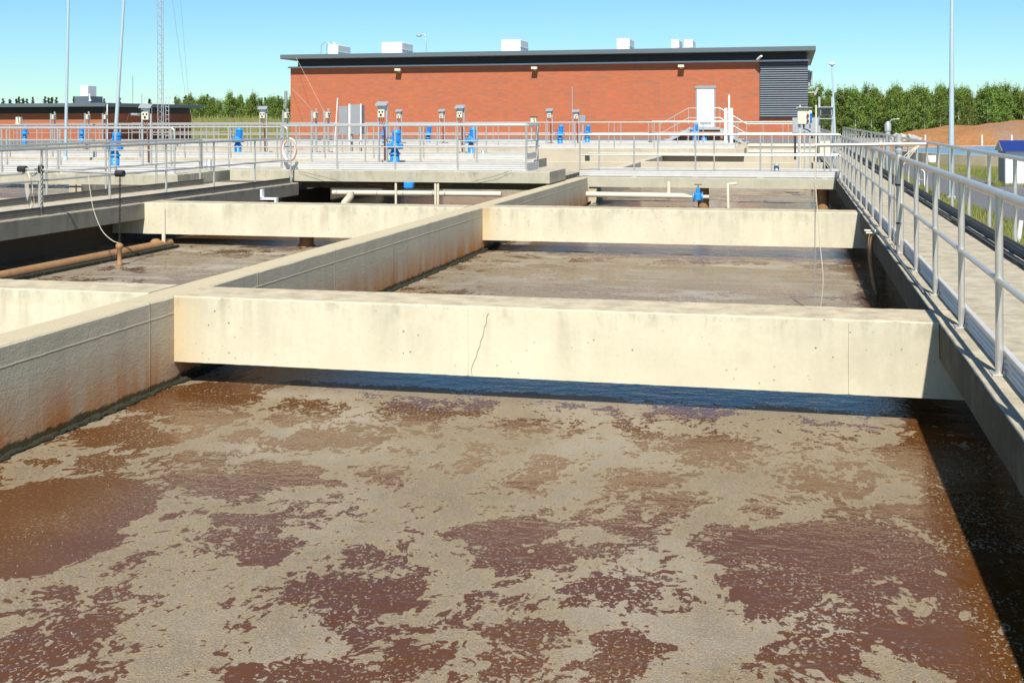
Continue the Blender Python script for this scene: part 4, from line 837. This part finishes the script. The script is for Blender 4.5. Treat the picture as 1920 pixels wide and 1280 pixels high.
def soil():
    t = NT('orange_soil'); p = t.pos(obj=False); n = t.noise(.35, 6, .65, p); f = t.noise(3, 5, .7, p)
    col = t.mix(t.ramp(n, (.3, 0.0), (.7, 1.0)), (.34, .15, .055), (.42, .225, .10)); col = t.mix(t.math('MULTIPLY', t.ramp(f, (.45, 0.0), (.7, 1.0)), .5), col, (.22, .10, .05))
    g = t.math('MULTIPLY', t.ramp(t.noise(.12, 2, .5, p), (.6, 0.0), (.68, 1.0)), .6); col = t.mix(g, col, (.26, .20, .16))
    t.bump(t.math('ADD', n, f), .8, .3); return t.out(col, .95, 0, .1)
SM = soil()
def mound(name, label, cx, cy, rx, ry, h, seed, m=None, n=44, cat='soil heap', rough=.22):
    mb = MB(); vs = []
    for j in range(n):
        for i in range(n):
            u, v = -1 + 2 * i / (n - 1), -1 + 2 * j / (n - 1); x, y = u * rx, v * ry; d = math.hypot(u, v)
            z = h * max(0, 1 - d ** 4) ** 1.1 * (1 + rough * mnoise.noise((x * .12 + seed, y * .12, 0)) + rough * .5 * mnoise.noise((x * .4 + seed, y * .4, 2))) + .12 * mnoise.noise((x * 1.1, y * 1.1, seed)) - (.25 if d > .93 else 0)
            vs.append((x, y, z))
    mb.add(vs, [(j * n + i, j * n + i + 1, (j + 1) * n + i + 1, (j + 1) * n + i) for j in range(n - 1) for i in range(n - 1)], True)
    return tag(mb.build(name, m or SM, None, (cx, cy, GZ)), label, cat, 'heaps beyond the clarifier', 'thing')
q = atd(1930, 262, 118); mound('soil_heap', 'big orange-brown soil heap in front of the birch trees', q.x + 6.5, q.y + 2, 22, 12, 2.35, 1)
q = atd(1720, 270, 100); mound('soil_heap', 'low brown soil heap left of the big orange one', q.x, q.y, 4.5, 3.5, .75, 5)
def stones(name, label, cx, cy, rx, ry, h, nst, m, seed):
    rnd2 = random.Random(seed); mb = MB()
    for _ in range(nst):
        u, v = rnd2.uniform(-1, 1), rnd2.uniform(-1, 1)
        if u * u + v * v > 1: continue
        z = h * (1 - u * u - v * v) * rnd2.random(); s = rnd2.uniform(.12, .4)
        mb.cbox(-s, s, -s * .8, s * .8, -s * .6, s * .6, s * .2, Matrix.Translation((u * rx, v * ry, z + .1)) @ Matrix.Rotation(rnd2.random() * 6, 4, Vector((rnd2.random(), rnd2.random(), rnd2.random() + .1)).normalized()))
    return tag(mb.build(name, m, None, (cx, cy, GZ)), label, 'rubble', None, 'stuff')
q = atd(1695, 255, 118); stones('rubble', 'pale grey rubble heap in front of the birch trees', q.x, q.y, 2.4, 1.8, .9, 200, plain('pale_rubble', (.40, .37, .32), .9, 0, .3, 2), 2)
q = atd(1766, 253, 127); stones('rubble', 'white lime rubble at the left foot of the soil heap', q.x + .4, q.y, 1.2, 1.1, 1.3, 140, plain('white_rubble', (.75, .74, .71), .9), 4)
q = atd(1747, 304, 73); tag(MB().lathe([(.25, 0), (.26, .02), (.26, .42), (.24, .44)], (q.x, q.y, GZ), 16).build('barrel', M['white']), 'white barrel standing by the clarifier wall', 'barrel', None, 'thing')
q = atz(1909, 456, GZ); tag(MB().tube([(q.x, q.y, GZ), (q.x + .06, q.y, GZ + .5)], .05, 12).build('marker_pipe', M['white']), 'short white tilted marker pipe in the verge at the right edge', 'pipe', None, 'thing')
q = atz(1730, 352, GZ); t = thing('hoop_rail', 'small white hoop rail on the verge by the road', 'railing', (q.x, q.y, GZ)); MB().tube([(-.1, .3, 0), (-.1, .3, .62), (-.05, .15, .7), (.0, 0, .7), (.06, -.1, .62), (.06, -.1, 0)], .02, 8).build('hoop', M['white'], t); MB().tube([(-.1, .3, .3), (.06, -.1, .3)], .016, 6).build('crossbar', M['white'], t)
# ------------------------------------------------------------------ trees
def leafm(name, c1, c2):
    t = NT(name); oi = t.new('ObjectInfo').outputs['Random']; n = t.noise(1.4, 3, .6, t.pos(obj=False))
    col = t.mix(n, c1, c2); hs_ = t.new('HueSaturation'); t.l.new(col, hs_.inputs['Color']); t.put(hs_.inputs['Value'], t.math('MULTIPLY_ADD', oi, .4, .82)); t.put(hs_.inputs['Hue'], t.math('MULTIPLY_ADD', oi, .03, .487))
    t.put(t.b.inputs['Base Color'], hs_.outputs[0]); t.b.inputs['Roughness'].default_value = .7; t.b.inputs['Specular IOR Level'].default_value = .2
    return t.m
LEAF = leafm('birch_leaves', (.10, .165, .022), (.18, .235, .05)); NEED = leafm('spruce_needles', (.018, .045, .012), (.05, .085, .02))
BARK = plain('birch_bark', (.55, .51, .44), .8, 0, .45, 6); DARK = plain('dark_bark', (.10, .075, .055), .9)
def leaf_quad(mb, c, s, rg):
    n = Vector((rg.gauss(0, 1), rg.gauss(0, 1), rg.gauss(0, 1) + .4)).normalized(); u = n.orthogonal().normalized(); v = n.cross(u); a = rg.random() * 6.28; u, v = u * math.cos(a) + v * math.sin(a), v * math.cos(a) - u * math.sin(a)
    mb.add([c + u * s, c + v * s * .7, c - u * s, c - v * s * .7], [(0, 1, 2, 3)])
def birch(seed, H, label):
    rg = random.Random(seed); t = thing('birch_tree', label, 'tree', group='birch trees at the edge of the wood')
    lean = Vector((rg.uniform(-.25, .25), rg.uniform(-.2, .2), 0)); tr = MB(); tr.tube([Vector((0, 0, -.3)), lean * .3 + Vector((0, 0, H * .4)), lean + Vector((0, 0, H * .92))], [.09, .06, .012], 7)
    cr_ = MB(); z0 = H * rg.uniform(.12, .28)
    for b in range(64):
        f = (b + rg.random()) / 64; z = z0 + (H - z0) * f; rr = (.22 + 1.75 * (1 - f) ** .75 * min(1, .45 + f * 2.2)) * rg.uniform(.5, 1.25) * H / 7.5
        a = rg.random() * 6.28; tip = Vector((math.cos(a) * rr, math.sin(a) * rr, z + rg.uniform(-.15, .35))) + lean * f; base = lean * f + Vector((0, 0, z - .35))
        if b % 3 == 0: tr.tube([base, tip], [.022, .006], 4)
        for _ in range(52):
            q = rg.random() ** .6; c = base.lerp(tip, q) + Vector((rg.gauss(0, .2), rg.gauss(0, .2), rg.gauss(0, .2) - .05)); leaf_quad(cr_, c, rg.uniform(.05, .12), rg)
    for q in range(5):
        o_ = lean + Vector((rg.gauss(0, .35), rg.gauss(0, .35), 0)); tip_ = rg.uniform(1.0, 1.14)
        for _ in range(45): leaf_quad(cr_, o_ + Vector((rg.gauss(0, .07), rg.gauss(0, .07), H * rg.uniform(.86, tip_))), .06, rg)
    tr.build('trunk', BARK, t); cr_.build('crown', LEAF, t); return t
def spruce(seed, H):
    rg = random.Random(seed); t = thing('spruce_tree', 'dark pointed spruce beyond the low brick house', 'tree', group='spruces beyond the low brick house')
    tr = MB().tube([(0, 0, -.3), (0, 0, H * .95)], [.12, .02], 6); cr_ = MB()
    for b in range(60):
        f = (b + rg.random()) / 60; z = H * (.1 + .9 * f); rr = (1 - f) * H * .25 * rg.uniform(.7, 1.15) + .08; a = rg.random() * 6.28; tip = Vector((math.cos(a) * rr, math.sin(a) * rr, z - rr * .35))
        for _ in range(16): leaf_quad(cr_, Vector((0, 0, z)).lerp(tip, rg.random() ** .7) + Vector((rg.gauss(0, .1), rg.gauss(0, .1), rg.gauss(0, .1))), rg.uniform(.12, .24), rg)
    tr.build('trunk', DARK, t); cr_.build('crown', NEED, t); return t
BL = 'green birch in the wood behind the soil heap and the right railing'
BL2 = 'green birch in the wood beyond the meadow between the two brick buildings'
protos = [birch(40 + k, 7.0 + .35 * (k % 3), BL) for k in range(7)]; used = [False] * 7; rg = random.Random(11)
def put_birch(x, y, s, label, group):
    k = rg.randrange(7); o = protos[k]
    if used[k]: o = copytree(o)
    used[k] = True; o.location = (x, y, gh(x, y)); o.rotation_euler = (0, 0, rg.random() * 6.28); o.scale = (s * rg.uniform(1.05, 1.35), s * rg.uniform(1.05, 1.35), s); o['label'] = label; o['group'] = group
for row, (dd, n) in enumerate(((160, 40), (163, 42), (167, 42), (172, 40), (178, 38))):
    for i in range(n):
        px = 1440 + (2090 - 1440) * (i + rg.random()) / n; q = atd(px, 258, dd + rg.uniform(-2, 2)); put_birch(q.x, q.y, rg.uniform(.66, .92) * (1 + .02 * row), BL, 'birch trees at the edge of the wood')
for row, (dd, n) in enumerate(((238, 24), (248, 24), (258, 22))):
    for i in range(n):
        px = 330 + (640 - 330) * (i + rg.random()) / n; q = atd(px, 258, dd); put_birch(q.x, q.y, rg.uniform(.78, 1.05), BL2, 'birch trees beyond the meadow')
sps = [spruce(70 + k, 8 + k) for k in range(3)]; us = [False] * 3
for px in (5, 18, 30, 38, 45, 52, 60, 82, 92, 98, 107, 140, 160, 195, 225, 280, 330, 345, 392, 425, 452, 470, 497, 520):
    k = rg.randrange(3); o = sps[k]
    if us[k]: o = copytree(o)
    us[k] = True; q = atd(px + rg.uniform(-3, 3), 250, 285 + rg.uniform(-8, 8)); top = 185 if px < 300 else 184; s = ((228 - top + rg.uniform(-4, 3)) / FPX * 285 + 1.56 + 1.2) / (8 + k)
    o.location = (q.x, q.y, GZ); o.scale = (s, s, s); o.rotation_euler = (0, 0, rg.random() * 6)
    if px > 360: o['label'] = 'dark pointed spruce among the birches beyond the meadow'; o['group'] = 'spruces beyond the meadow'
hg = MB()
for _ in range(9000):
    x, y = rg.uniform(-100, -35), rg.uniform(95, 145); h = rg.uniform(.2, .6); a = rg.random() * 6.28; z = gh(x, y); dx, dy = .05 * math.cos(a), .05 * math.sin(a); hg.add([(x - dx, y - dy, z), (x + dx, y + dy, z), (x + rg.uniform(-.2, .2), y, z + h)], [(0, 1, 2)])
tag(hg.build('tall_grass', grassm()), kind='stuff')
q = atd(536, 190, 300); tag(MB().tube([(q.x, q.y, GZ), (q.x, q.y, atd(536, 171, 300).z)], [.5, .4], 10).build('chimney_stack', M['grey']), 'thin distant chimney above the trees left of the brick building', 'chimney', None, 'thing')
